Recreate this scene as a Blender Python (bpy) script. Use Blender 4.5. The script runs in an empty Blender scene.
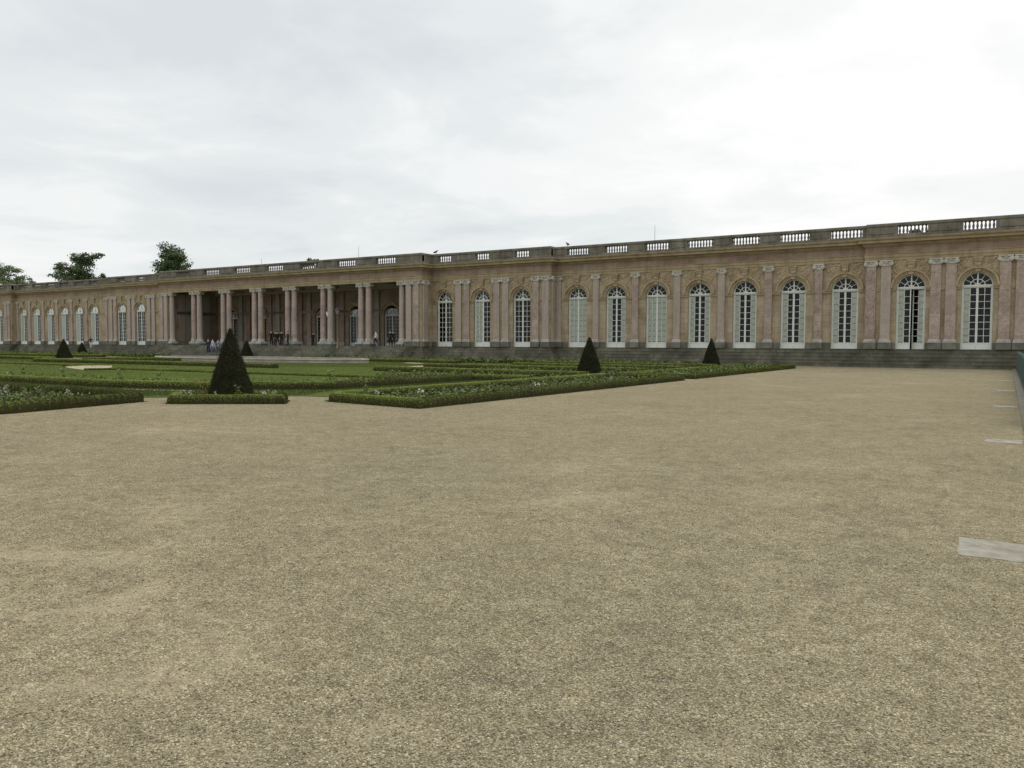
import bpy, math, random
import numpy as np
from mathutils import Vector, Matrix

random.seed(7)
RNG = np.random.default_rng(7)
SC = bpy.context.scene
COL = SC.collection
R = math.radians

# ------------------------------------------------------------------ helpers
class MB:
    """collects boxes, lathes, sweeps and tubes; build() links them as one mesh object"""
    def __init__(self):
        self.v = []; self.f = []; self.m = []
    def add(self, vs, fs, mi=0):
        o = len(self.v); self.v += [tuple(p) for p in vs]
        self.f += [tuple(i + o for i in q) for q in fs]; self.m += [mi] * len(fs)
        return self
    def quad(self, a, b, c, d, mi=0):
        return self.add([a, b, c, d], [(0, 1, 2, 3)], mi)
    def box(self, x0, x1, y0, y1, z0, z1, mi=0):
        vs = [(x, y, z) for z in (z0, z1) for y in (y0, y1) for x in (x0, x1)]
        return self.add(vs, [(0, 2, 3, 1), (4, 5, 7, 6), (0, 1, 5, 4), (2, 6, 7, 3), (0, 4, 6, 2), (1, 3, 7, 5)], mi)
    def bbox(self, x0, x1, y0, y1, z0, z1, b=.012, mi=0):
        """box with the vertical and top edges chamfered"""
        def ring(z, i): return [(x0+b+i, y0+i, z), (x1-b-i, y0+i, z), (x1-i, y0+b+i, z), (x1-i, y1-b-i, z), (x1-b-i, y1-i, z), (x0+b+i, y1-i, z), (x0+i, y1-b-i, z), (x0+i, y0+b+i, z)]
        vs = ring(z0, b) + ring(z0+b, 0) + ring(z1-b, 0) + ring(z1, b); fs = []
        for k in range(3):
            for i in range(8):
                j = (i+1) % 8; fs.append((k*8+i, k*8+j, k*8+8+j, k*8+8+i))
        fs += [tuple(range(7, -1, -1)), tuple(range(24, 32))]
        return self.add(vs, fs, mi)
    def lathe(self, prof, cx=0, cy=0, n=20, mi=0, cap=True):
        vs = []; fs = []
        for r, z in prof:
            for i in range(n):
                a = 2*math.pi*i/n; vs.append((cx + r*math.cos(a), cy + r*math.sin(a), z))
        for k in range(len(prof)-1):
            for i in range(n):
                j = (i+1) % n; fs.append((k*n+i, k*n+j, k*n+n+j, k*n+n+i))
        if cap:
            fs.append(tuple(range(n-1, -1, -1))); o = (len(prof)-1)*n; fs.append(tuple(range(o, o+n)))
        return self.add(vs, fs, mi)
    def sweep(self, path, prof, mi=0, closed=False):
        """profile of (outward offset, height) run along an axis-aligned or general plan polyline with mitred corners"""
        n = len(path); rows = []
        for i in range(n):
            ns = []
            for a, b in ((i-1, i), (i, i+1)):
                if closed: a %= n; b %= n
                if a < 0 or b >= n: continue
                d = Vector((path[b][0]-path[a][0], path[b][1]-path[a][1])).normalized(); ns.append(Vector((-d.y, d.x)))
            if len(ns) == 2:
                s = ns[0] + ns[1]; k = s / max(.2, (1 + ns[0].dot(ns[1])))
            else: k = ns[0]
            rows.append([(path[i][0] + k.x*d, path[i][1] + k.y*d, z) for d, z in prof])
        m = len(prof); vs = [p for r in rows for p in r]; fs = []
        for i in range(n if closed else n-1):
            a = i*m; b = ((i+1) % n)*m
            for j in range(m):
                l = (j+1) % m; fs.append((a+j, b+j, b+l, a+l))
        if not closed: fs += [tuple(range(m)), tuple((n-1)*m + j for j in range(m-1, -1, -1))]
        return self.add(vs, fs, mi)
    def tube(self, pts, rad, n=8, mi=0):
        pts = [Vector(p) for p in pts]; vs = []; fs = []
        if not hasattr(rad, '__len__'): rad = [rad]*len(pts)
        for i, p in enumerate(pts):
            d = (pts[min(i+1, len(pts)-1)] - pts[max(i-1, 0)]).normalized()
            u = d.cross(Vector((.31, .95, .02)) if abs(d.z) > .7 else Vector((0, 0, 1))).normalized(); w = d.cross(u)
            for k in range(n):
                a = 2*math.pi*k/n; vs.append(p + (u*math.cos(a) + w*math.sin(a))*rad[i])
        for i in range(len(pts)-1):
            for k in range(n):
                l = (k+1) % n; fs.append((i*n+k, i*n+l, i*n+n+l, i*n+n+k))
        fs += [tuple(range(n-1, -1, -1)), tuple((len(pts)-1)*n + k for k in range(n))]
        return self.add(vs, fs, mi)
    def ico(self, c, r, sc=(1, 1, 1), mi=0):
        t = (1 + 5**.5)/2
        V = [(-1,t,0),(1,t,0),(-1,-t,0),(1,-t,0),(0,-1,t),(0,1,t),(0,-1,-t),(0,1,-t),(t,0,-1),(t,0,1),(-t,0,-1),(-t,0,1)]
        F = [(0,11,5),(0,5,1),(0,1,7),(0,7,10),(0,10,11),(1,5,9),(5,11,4),(11,10,2),(10,7,6),(7,1,8),(3,9,4),(3,4,2),(3,2,6),(3,6,8),(3,8,9),(4,9,5),(2,4,11),(6,2,10),(8,6,7),(9,8,1)]
        return self.add([(c[0]+a*r*sc[0]/1.9, c[1]+b*r*sc[1]/1.9, c[2]+d*r*sc[2]/1.9) for a, b, d in V], F, mi)
    def mesh(self, name, mats, off=(0, 0, 0), smooth=False):
        me = bpy.data.meshes.new(name)
        me.from_pydata([(x-off[0], y-off[1], z-off[2]) for x, y, z in self.v], [], self.f)
        for m in (mats if isinstance(mats, (list, tuple)) else [mats]): me.materials.append(m)
        if any(self.m): me.polygons.foreach_set('material_index', self.m)
        if smooth: me.polygons.foreach_set('use_smooth', [True]*len(self.f))
        me.update(); return me
    def build(self, name, mats, parent=None, off=(0, 0, 0), loc=(0, 0, 0), smooth=False):
        return link(name, self.mesh(name, mats, off, smooth), parent, loc)

def link(name, data, parent=None, loc=(0, 0, 0)):
    o = bpy.data.objects.new(name, data); COL.objects.link(o); o.location = loc
    if parent is not None: o.parent = parent
    return o
def tag(o, label=None, cat=None, group=None, kind=None):
    if label: o['label'] = label
    if cat: o['category'] = cat
    if group: o['group'] = group
    if kind: o['kind'] = kind
    return o
def empty(name, loc, rz=0):
    o = link(name, None, None, loc); o.rotation_euler.z = rz; o.empty_display_size = .3; return o
def copy_tree(o, parent=None, loc=None):
    c = o.copy(); COL.objects.link(c); c.parent = parent
    if loc is not None: c.location = loc
    for ch in list(o.children): copy_tree(ch, c)
    return c
def np_mesh(name, verts, k, mats, midx=None, smooth=False):
    """mesh of separate k-gons from an (N*k,3) array"""
    n = len(verts)//k; me = bpy.data.meshes.new(name)
    me.vertices.add(len(verts)); me.vertices.foreach_set('co', np.ascontiguousarray(verts, dtype=np.float32).ravel())
    me.loops.add(n*k); me.loops.foreach_set('vertex_index', np.arange(n*k, dtype=np.int32))
    me.polygons.add(n); me.polygons.foreach_set('loop_start', np.arange(0, n*k, k, dtype=np.int32))
    for m in (mats if isinstance(mats, (list, tuple)) else [mats]): me.materials.append(m)
    if midx is not None: me.polygons.foreach_set('material_index', np.asarray(midx, dtype=np.int32))
    me.update(calc_edges=True); return me
def leaves(P, N, size, spread=1.0, asp=.55, up=0.):
    """one small bent-tipped quad (a leaf) per point P, roughly facing N"""
    n = len(P); N = N + RNG.normal(0, spread, (n, 3)); N[:, 2] += up
    N /= np.linalg.norm(N, axis=1)[:, None] + 1e-9
    t = np.cross(N, RNG.normal(0, 1, (n, 3))); t /= np.linalg.norm(t, axis=1)[:, None] + 1e-9
    b = np.cross(N, t); s = (size*RNG.uniform(.6, 1.3, n))[:, None]
    out = np.empty((n, 4, 3)); out[:, 0] = P - t*s*.6; out[:, 1] = P + b*s*asp*.5 - t*s*.05 + N*s*.06
    out[:, 2] = P + t*s*.6; out[:, 3] = P - b*s*asp*.5 - t*s*.05 + N*s*.06
    return out.reshape(-1, 3)
def merge(name, mb, lv, mats, leaf_mi, off=(0, 0, 0)):
    """one mesh out of an MB (solid part) and an array of leaf quads"""
    me = bpy.data.meshes.new(name); nv = len(mb.v)
    V = np.vstack([np.array(mb.v, float).reshape(-1, 3), lv]) - np.array(off)
    li = [i for f in mb.f for i in f]; ls = []; c = 0
    for f in mb.f: ls.append(c); c += len(f)
    nl = len(lv)//4
    li = np.concatenate([np.array(li, np.int32), np.arange(nv, nv+nl*4, dtype=np.int32)])
    ls = np.concatenate([np.array(ls, np.int32), c + np.arange(0, nl*4, 4, dtype=np.int32)])
    mi = np.concatenate([np.array(mb.m, np.int32), np.broadcast_to(np.asarray(leaf_mi, np.int32), (nl,))])
    me.vertices.add(len(V)); me.vertices.foreach_set('co', V.astype(np.float32).ravel())
    me.loops.add(len(li)); me.loops.foreach_set('vertex_index', li)
    me.polygons.add(len(ls)); me.polygons.foreach_set('loop_start', ls)
    for m in mats: me.materials.append(m)
    me.polygons.foreach_set('material_index', mi); me.update(calc_edges=True); return me

# ------------------------------------------------------------------ materials (world-position textures, so copies differ)
class NT:
    def __init__(self, name):
        self.m = bpy.data.materials.new(name); self.m.use_nodes = True
        self.t = self.m.node_tree; self.n = self.t.nodes; self.b = self.n['Principled BSDF']
        self.pos = self.n.new('ShaderNodeNewGeometry')
        self.b.inputs['Specular IOR Level'].default_value = .25
    def node(self, t, **kw):
        x = self.n.new(t)
        for k, v in kw.items(): setattr(x, k, v)
        return x
    def ln(self, a, b): self.t.links.new(a, b)
    def noise(self, scale, detail=4, rough=.55, vec=None, dist=0., stretch=None):
        x = self.node('ShaderNodeTexNoise'); x.inputs['Scale'].default_value = scale; x.inputs['Detail'].default_value = detail
        x.inputs['Roughness'].default_value = rough; x.inputs['Distortion'].default_value = dist
        v = vec or self.pos.outputs['Position']
        if stretch:
            mp = self.node('ShaderNodeMapping'); mp.inputs['Scale'].default_value = stretch; self.ln(v, mp.inputs['Vector']); v = mp.outputs['Vector']
        self.ln(v, x.inputs['Vector']); return x.outputs['Fac']
    def voro(self, scale, feature='F1', rnd=1., vec=None):
        x = self.node('ShaderNodeTexVoronoi', feature=feature); x.inputs['Scale'].default_value = scale
        if 'Randomness' in x.inputs: x.inputs['Randomness'].default_value = rnd
        self.ln(vec or self.pos.outputs['Position'], x.inputs['Vector']); return x
    def ramp(self, fac, stops, interp='LINEAR'):
        x = self.node('ShaderNodeValToRGB'); e = x.color_ramp.elements; x.color_ramp.interpolation = interp
        while len(e) < len(stops): e.new(.5)
        for k, (p, c) in zip(e, stops):
            k.position = p; k.color = (*c, 1) if hasattr(c, '__len__') else (c, c, c, 1)
        self.ln(fac, x.inputs['Fac']); return x.outputs['Color']
    def mix(self, f, a, b, mode='MIX'):
        x = self.node('ShaderNodeMix', data_type='RGBA', blend_type=mode)
        for i, v in ((0, f), (6, a), (7, b)):
            s = x.inputs[i]
            if isinstance(v, bpy.types.NodeSocket): self.ln(v, s)
            elif hasattr(v, '__len__'): s.default_value = (*v, 1)
            else: s.default_value = v if i == 0 else (v, v, v, 1)
        return x.outputs[2]
    def math(self, op, a, b=0.):
        x = self.node('ShaderNodeMath', operation=op)
        for s, v in ((x.inputs[0], a), (x.inputs[1], b)):
            if isinstance(v, bpy.types.NodeSocket): self.ln(v, s)
            else: s.default_value = v
        return x.outputs[0]
    def objrand(self): return self.node('ShaderNodeObjectInfo').outputs['Random']
    def island(self): return self.pos.outputs['Random Per Island']
    def bump(self, h, strength=.3, dist=.02):
        x = self.node('ShaderNodeBump'); x.inputs['Strength'].default_value = strength; x.inputs['Distance'].default_value = dist
        self.ln(h, x.inputs['Height']); self.ln(x.outputs[0], self.b.inputs['Normal'])
    def done(self, color, rough=.8, spec=None):
        if isinstance(color, bpy.types.NodeSocket): self.ln(color, self.b.inputs['Base Color'])
        else: self.b.inputs['Base Color'].default_value = (*color, 1)
        self.b.inputs['Roughness'].default_value = rough
        if spec is not None: self.b.inputs['Specular IOR Level'].default_value = spec
        return self.m

def stone(name, c0, c1, c2, sc=1.2, joints=None, dirt=(.08, .07, .055), dirt_amt=.35, bump=.25, rnd=None):
    t = NT(name)
    col = t.ramp(t.noise(sc, 6, .6), [(.3, c0), (.5, c1), (.72, c2)])
    if rnd: col = t.mix(t.objrand(), col, t.mix(.75, col, rnd))
    fine = t.noise(sc*14, 5, .65)
    col = t.mix(.35, col, t.ramp(fine, [(.25, .25), (.7, 1.)]), 'MULTIPLY')
    # rain streaks and grime with their own vertical shape
    st = t.ramp(t.noise(1., 5, .6, stretch=(2.2, 2.2, .28)), [(.46, 0.), (.70, 1.)])
    col = t.mix(t.math('MULTIPLY', st, dirt_amt*.72), col, dirt)
    if joints:
        w, h = joints
        br = t.node('ShaderNodeTexBrick'); sep = t.node('ShaderNodeSeparateXYZ'); cmb = t.node('ShaderNodeCombineXYZ')
        t.ln(t.pos.outputs['Position'], sep.inputs[0]); t.ln(t.math('ADD', sep.outputs[0], sep.outputs[1]), cmb.inputs[0]); t.ln(sep.outputs[2], cmb.inputs[1])
        t.ln(cmb.outputs[0], br.inputs['Vector']); br.inputs['Scale'].default_value = 1.
        br.inputs['Brick Width'].default_value = w; br.inputs['Row Height'].default_value = h; br.inputs['Mortar Size'].default_value = .008
        br.inputs['Color1'].default_value = (.86, .86, .86, 1); br.inputs['Color2'].default_value = (1, 1, 1, 1); br.inputs['Mortar'].default_value = (.5, .48, .45, 1)
        col = t.mix(1., col, br.outputs['Color'], 'MULTIPLY')
    t.bump(fine, bump, .02)
    return t.done(col, .85)

def marble(name, a, b, c, v):
    t = NT(name)
    col = t.ramp(t.noise(1.1, 9, .72, dist=1.1), [(.33, a), (.5, b), (.66, c)])
    col = t.mix(.5, col, t.ramp(t.noise(5.5, 6, .7, dist=.8), [(.34, .45), (.66, 1.35)]), 'MULTIPLY')
    vein = t.ramp(t.noise(2.3, 6, .62, dist=2.2), [(.46, 0.), (.5, 1.), (.54, 0.)])
    col = t.mix(t.math('MULTIPLY', vein, .6), col, v)
    dk = t.ramp(t.noise(1.7, 7, .66, dist=2.6), [(.47, 0.), (.5, 1.), (.525, 0.)])
    col = t.mix(t.math('MULTIPLY', dk, .5), col, tuple(q*.5 for q in a))
    br = t.node('ShaderNodeTexBrick'); sep = t.node('ShaderNodeSeparateXYZ'); cmb = t.node('ShaderNodeCombineXYZ')
    t.ln(t.pos.outputs['Position'], sep.inputs[0]); t.ln(t.math('ADD', sep.outputs[0], sep.outputs[1]), cmb.inputs[0]); t.ln(t.math('ADD', sep.outputs[2], t.math('MULTIPLY', t.objrand(), 1.4)), cmb.inputs[1])
    t.ln(cmb.outputs[0], br.inputs['Vector']); br.inputs['Scale'].default_value = 1.
    br.inputs['Brick Width'].default_value = 40.; br.inputs['Row Height'].default_value = 1.55; br.inputs['Mortar Size'].default_value = .012
    br.inputs['Color1'].default_value = (.80, .79, .77, 1); br.inputs['Color2'].default_value = (1.06, 1.03, 1., 1); br.inputs['Mortar'].default_value = (.5, .46, .42, 1)
    col = t.mix(1., col, br.outputs['Color'], 'MULTIPLY')
    col = t.mix(t.objrand(), col, t.mix(.75, col, (.35, .30, .245)))
    st = t.ramp(t.noise(1., 5, .6, stretch=(3, 3, .25)), [(.52, 0.), (.8, 1.)])
    col = t.mix(t.math('MULTIPLY', st, .5), col, (.13, .10, .085))
    t.bump(t.noise(30, 4), .08, .01)
    return t.done(col, .5, .35)

M = {}
M['ochre'] = stone('ochre limestone', (.29, .22, .135), (.40, .32, .215), (.47, .395, .285), .8, (1.3, .46), dirt=(.15, .12, .08), dirt_amt=.6)
M['arch'] = stone('carved ochre limestone', (.275, .21, .12), (.385, .30, .185), (.45, .365, .25), 1.6, dirt=(.12, .10, .07), dirt_amt=.5)
M['frieze'] = stone('pink frieze marble', (.25, .17, .12), (.335, .24, .18), (.40, .31, .24), .9, (1.8, 2.), dirt=(.13, .10, .07), dirt_amt=.6)
M['cornice'] = stone('ochre cornice stone', (.275, .215, .12), (.355, .28, .165), (.40, .325, .215), 1., dirt=(.10, .085, .055), dirt_amt=.55)
M['capital'] = stone('pale capital marble', (.37, .35, .295), (.50, .47, .405), (.58, .55, .49), 2.5, dirt=(.12, .11, .09), dirt_amt=.5)
M['base'] = stone('pale base marble', (.30, .29, .26), (.44, .43, .39), (.55, .53, .49), 2.2, dirt=(.10, .10, .085), dirt_amt=.45)
M['grey'] = stone('weathered grey balustrade stone', (.095, .09, .072), (.165, .15, .118), (.26, .23, .185), .8, dirt=(.045, .045, .034), dirt_amt=.7)
M['baluster'] = stone('grey baluster stone', (.11, .10, .085), (.17, .16, .14), (.25, .24, .21), 3., dirt=(.05, .05, .04), dirt_amt=.5)
M['step'] = stone('mossy grey step stone', (.085, .082, .058), (.155, .146, .108), (.25, .235, .18), .7, (1.7, .284), dirt=(.055, .06, .038), dirt_amt=.8)
M['plinth'] = stone('dark grey plinth stone', (.09, .086, .068), (.15, .142, .112), (.23, .215, .175), .9, dirt=(.04, .043, .032), dirt_amt=.7)
M['pave'] = stone('worn paving stone', (.30, .28, .23), (.40, .38, .32), (.46, .44, .39), 2., dirt=(.15, .13, .09), dirt_amt=.5, bump=.5)
M['slab'] = stone('pale limestone slab', (.17, .155, .12), (.28, .26, .21), (.36, .335, .275), 6., dirt=(.14, .12, .085), dirt_amt=.8, bump=.6)
M['basin'] = stone('pale basin stone', (.27, .24, .19), (.38, .34, .28), (.46, .42, .36), 1., dirt=(.2, .18, .17), dirt_amt=.4)
M['kerb'] = stone('grey kerb stone', (.12, .11, .09), (.17, .155, .125), (.23, .21, .17), 1.6, dirt=(.1, .09, .07))
M['pink'] = marble('pink marble', (.215, .135, .106), (.335, .243, .20), (.425, .345, .29), (.54, .475, .41))
M['inner'] = stone('olive inner wall stone', (.24, .195, .135), (.34, .28, .20), (.42, .35, .26), .8, (1.3, .46))
M['red'] = marble('dark red marble', (.20, .105, .085), (.29, .17, .135), (.36, .24, .20), (.42, .33, .29))
M['column'] = marble('column marble', (.26, .17, .14), (.36, .27, .23), (.43, .36, .31), (.52, .46, .41))
M['dark'] = marble('dark band marble', (.05, .035, .03), (.075, .05, .04), (.11, .08, .065), (.16, .13, .11))
M['greenmarble'] = marble('grey green marble', (.20, .205, .165), (.27, .275, .22), (.33, .33, .28), (.32, .32, .28))

def paint(name, c, var=.12, rough=.45):
    t = NT(name); d = tuple(x*(1-var*2) for x in c)
    col = t.mix(t.ramp(t.noise(2.5, 6, .6), [(.35, 0.), (.75, 1.)]), c, d)
    col = t.mix(.25, col, t.ramp(t.noise(40, 3), [(.3, .7), (.7, 1.)]), 'MULTIPLY')
    t.bump(t.noise(60, 3), .05, .005); return t.done(col, rough, .4)
M['white'] = paint('white window paint', (.66, .68, .62), .06)
M['shutter'] = paint('pale shutter paint', (.74, .77, .67), .06, .55)
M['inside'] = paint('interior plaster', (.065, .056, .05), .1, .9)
M['ceiling'] = paint('soffit stone', (.48, .42, .34), .15, .9)
M['door'] = paint('ochre stand-in door', (.42, .27, .12), .15, .6)
M['fence'] = paint('teal fence paint', (.085, .13, .118), .12, .5)
M['iron'] = paint('lamp iron', (.24, .15, .08), .2, .5)
M['darkiron'] = paint('black iron', (.03, .03, .028), .2, .5)
M['roof'] = paint('lead roof', (.16, .16, .16), .2, .7)
M['amber'] = paint('lantern glass', (.3, .27, .2), .1, .2)
M['bird'] = paint('pigeon feathers', (.07, .075, .085), .2, .7)

def glass():
    t = NT('window glass'); t.n.remove(t.b); out = t.n['Material Output']
    tr = t.node('ShaderNodeBsdfTransparent'); tr.inputs[0].default_value = (.9, .92, .9, 1)
    gl = t.node('ShaderNodeBsdfGlossy'); gl.inputs['Roughness'].default_value = .03; gl.inputs[0].default_value = (.75, .77, .77, 1)
    fr = t.node('ShaderNodeFresnel'); fr.inputs[0].default_value = 1.42
    bp = t.node('ShaderNodeBump'); bp.inputs['Strength'].default_value = .06; bp.inputs['Distance'].default_value = .02
    t.ln(t.noise(1.3, 2), bp.inputs['Height']); t.ln(bp.outputs[0], gl.inputs['Normal'])
    mx = t.node('ShaderNodeMixShader'); t.ln(fr.outputs[0], mx.inputs[0]); t.ln(tr.outputs[0], mx.inputs[1]); t.ln(gl.outputs[0], mx.inputs[2])
    t.ln(mx.outputs[0], out.inputs[0]); return t.m
M['glass'] = glass()

def leafmat(name, cs, rough=.55, big=.6, trans=0.):
    t = NT(name); n = len(cs)
    col = t.ramp(t.island(), [(i/(n-1), c) for i, c in enumerate(cs)])
    col = t.mix(.55, col, t.ramp(t.noise(big, 4, .6), [(.3, .55), (.7, 1.25)]), 'MULTIPLY')
    return t.done(col, rough, .08)
M['box'] = leafmat('box leaves', [(.07, .10, .016), (.12, .16, .025), (.17, .205, .036), (.225, .25, .055)])
M['boxcore'] = leafmat('box twigs', [(.03, .03, .012), (.04, .036, .016)], .9)
M['yew'] = leafmat('yew needles', [(.010, .014, .007), (.020, .027, .011), (.034, .036, .016), (.058, .04, .02)], .8, 2.2)
M['yewcore'] = leafmat('yew twigs', [(.008, .009, .005), (.011, .011, .006)], .9)
M['bedleaf'] = leafmat('bedding leaves', [(.045, .072, .016), (.08, .12, .028), (.115, .155, .04), (.15, .18, .075)])
M['petal_white'] = leafmat('white petals', [(.5, .5, .44), (.62, .62, .55)], .6)
M['petal_orange'] = leafmat('orange petals', [(.45, .14, .02), (.55, .24, .03)], .6)
M['petal_red'] = leafmat('red petals', [(.28, .02, .015), (.36, .04, .02)], .6)
M['treeleaf_dark'] = leafmat('dark tree leaves', [(.045, .07, .03), (.07, .10, .042), (.10, .135, .055)], .6, .3)
M['treeleaf_mid'] = leafmat('mid green tree leaves', [(.03, .06, .018), (.05, .09, .025), (.08, .13, .04)], .6, .3)
M['treeleaf_pale'] = leafmat('pale tree leaves', [(.07, .10, .04), (.10, .135, .055), (.14, .165, .08)], .6, .3)
M['bark'] = stone('tree bark', (.05, .042, .033), (.08, .068, .052), (.11, .095, .075), 2.)
M['stem'] = leafmat('green stems', [(.05, .09, .025), (.07, .11, .03)], .7)

def lawn(k=1., nm='mown grass'):
    t = NT(nm)
    col = t.ramp(t.noise(.35, 6, .65), [(.25, (.062*k, .078*k, .022*k)), (.5, (.076*k, .098*k, .027*k)), (.75, (.104*k, .12*k, .036*k))])
    col = t.mix(.6, col, t.ramp(t.noise(9, 6, .7), [(.25, .45), (.75, 1.3)]), 'MULTIPLY')
    col = t.mix(.7, col, t.ramp(t.noise(1.6, 7, .72, dist=.8), [(.32, .68), (.5, 1.), (.7, 1.25)]), 'MULTIPLY')
    t.bump(t.noise(30, 5, .7), .6, .04); return t.done(col, 1., 0.)
M['lawn'] = lawn(); M['lawn_long'] = lawn(.74, 'longer grass')
M['blade'] = leafmat('grass blades', [(.052, .072, .02), (.072, .093, .026), (.095, .112, .036)], .6, .4)
def soil_and_shade():
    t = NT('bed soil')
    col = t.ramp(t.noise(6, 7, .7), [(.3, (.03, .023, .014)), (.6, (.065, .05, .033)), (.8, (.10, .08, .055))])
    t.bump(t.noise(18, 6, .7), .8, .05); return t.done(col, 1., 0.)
M['soil_and_shade'] = soil_and_shade()

def gravel(path=False):
    t = NT('gravel path' if path else 'gravel')
    # two sizes of stones, each with its own colour, over sand
    v1 = t.voro(98); v2 = t.voro(210)
    def tone(v):
        s = t.node('ShaderNodeSeparateColor'); t.ln(v.outputs['Color'], s.inputs[0])
        c = t.ramp(s.outputs[0], [(0., (.085, .068, .043)), (.22, (.175, .145, .093)), (.5, (.265, .225, .148)), (.8, (.35, .305, .215)), (.95, (.52, .48, .38)), (1., (.66, .62, .52))])
        return c
    col = t.mix(.45, tone(v1), tone(v2))
    gap = t.ramp(v1.outputs['Distance'], [(.35, 1.), (.75, .42)])
    col = t.mix(.75, col, gap, 'MULTIPLY')
    # decimetre mottling where stones lie thicker or thinner
    clump = t.ramp(t.noise(16, 6, .75), [(.3, .70), (.5, 1.), (.7, 1.24)])
    col = t.mix(.8, col, clump, 'MULTIPLY')
    mott = t.ramp(t.noise(2.4, 7, .72), [(.3, .74), (.5, 1.), (.7, 1.2)])
    col = t.mix(.75, col, mott, 'MULTIPLY')
    col = t.mix(.8, col, t.ramp(t.noise(6, 5, .8), [(.32, .74), (.5, 1.), (.68, 1.26)]), 'MULTIPLY')
    # raked ripples and trodden drifts, metres across
    drift = t.noise(.33, 6, .62, dist=.6)
    hue = t.ramp(t.noise(.16, 4, .5), [(.3, (.91, .91, .85)), (.7, (.985, .955, .87))])
    col = t.mix(1., col, hue, 'MULTIPLY')
    col = t.mix(.8, col, t.ramp(t.noise(.42, 7, .66, dist=.9), [(.3, .88), (.5, 1.), (.7, 1.08)]), 'MULTIPLY')
    # bare sandy patches
    sand = t.ramp(t.noise(8, 5, .6), [(.3, (.33, .275, .18)), (.7, (.41, .345, .235))])
    pm = t.math('ADD', drift, t.math('MULTIPLY', t.math('SUBTRACT', t.noise(7, 8, .78), .5), .85))
    # worn hollows where the fine sand shows
    for cx, cy, rx, ry, rz in ((-6.7, 3.45, .75, .16, -.2), (-5.05, 3.2, .34, .10, 1.25), (-5.0, 2.9, .3, .07, .2), (-2.35, 2.68, .5, .17, .3), (-1.0, 3.3, .35, .12, .5), (-2.6, 4.6, .5, .13, .4), (-3.9, 2.2, .5, .12, .3), (-1.7, 2.3, .5, .13, .2), (-4.3, 7.5, 1.2, .2, .5)):
        mp = t.node('ShaderNodeMapping', vector_type='TEXTURE'); mp.inputs['Location'].default_value = (cx, cy, 0); mp.inputs['Rotation'].default_value = (0, 0, rz+.55); mp.inputs['Scale'].default_value = (rx*2, ry*2, 1)
        t.ln(t.pos.outputs['Position'], mp.inputs[0]); vl = t.node('ShaderNodeVectorMath', operation='LENGTH'); t.ln(mp.outputs[0], vl.inputs[0])
        pm = t.math('ADD', pm, t.math('MULTIPLY', t.math('MAXIMUM', t.math('SUBTRACT', 1., vl.outputs['Value']), 0.), .18))
    pm = t.ramp(pm, [(.56, 0.), (.76, .7)])
    col = t.mix(pm, col, t.mix(.35, sand, col))
    if path: col = t.mix(.55, col, (.46, .40, .285))
    hgt = t.math('ADD', t.math('MULTIPLY', v1.outputs['Distance'], -1.), t.math('MULTIPLY', t.noise(16, 5, .7), 1.6))
    t.bump(hgt, .55, .012)
    return t.done(col, 1., 0.)
M['gravel'] = gravel(); M['path'] = gravel(True)
t = NT('loose stones')
M['pebble'] = t.done(t.ramp(t.island(), [(0., (.11, .09, .056)), (.3, (.22, .185, .115)), (.6, (.32, .275, .18)), (.85, (.42, .375, .265)), (.97, (.5, .46, .37)), (1., (.6, .56, .47))]), .85)
t = NT('pool water'); M['water'] = t.done((.03, .04, .035), .06, .5)
def plain(name, c, rough=.8): t = NT(name); return t.done(t.mix(.4, c, t.ramp(t.noise(25, 4), [(.3, .6), (.7, 1.1)]), 'MULTIPLY'), rough)

def oval(cx, cy, a, b, n=64): return [(cx+a*math.cos(2*math.pi*i/n), cy+b*math.sin(2*math.pi*i/n)) for i in range(n)]
# ------------------------------------------------------------------ ground, lawn, paths
g = MB(); g.quad((-700, -300, 0), (500, -300, 0), (500, 900, 0), (-700, 900, 0))
tag(g.build('ground', M['gravel']), kind='structure')

def sheet(name, poly, z, m, ripple=None):
    b = MB(); b.add([(x, y, z) for x, y in poly], [tuple(range(len(poly)))])
    o = b.build(name, m)
    # keep the face up
    if o.data.polygons[0].normal.z < 0: o.data.flip_normals()
    return tag(o, kind='structure')
# grass strips and compartments of the parterre
sheet('lawn', [(-17.4, 17.4), (-17.4, 61.2), (-160, 61.2), (-160, 14.9), (-23.2, 15.1), (-21.6, 16.7), (-19.6, 18.6), (-18.2, 18.9)], .012, M['lawn'])
sheet('lawn', oval(-66, 50, 30, 11.5), .017, M['lawn_long'])
sheet('path', [(-38, 17.15), (-27.9, 17.15), (-24.8, 18.1), (-24.8, 18.5), (-28.2, 17.6), (-38, 17.62)], .02, M['path'])
sheet('path', [(-59.5, 33.0), (-57.0, 35.2), (-50.0, 30.8), (-49.3, 28.6), (-54, 30.2)], .02, M['path'])
sheet('path', [(-38.6, 46.3), (-33.6, 43.4), (-36.2, 47.4), (-38.9, 50.2)], .02, M['path'])
sheet('path', [(-120, 46.5), (-84, 46.5), (-86, 50.5), (-120, 50.5)], .02, M['path'])
sheet('path', [(-118, 56.5), (-92, 56.5), (-92, 58.8), (-118, 58.8)], .02, M['path'])
sheet('path', [(-46, 55.6), (-43.4, 54.4), (-43.2, 56.0), (-46.4, 57.2)], .02, M['path'])

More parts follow.
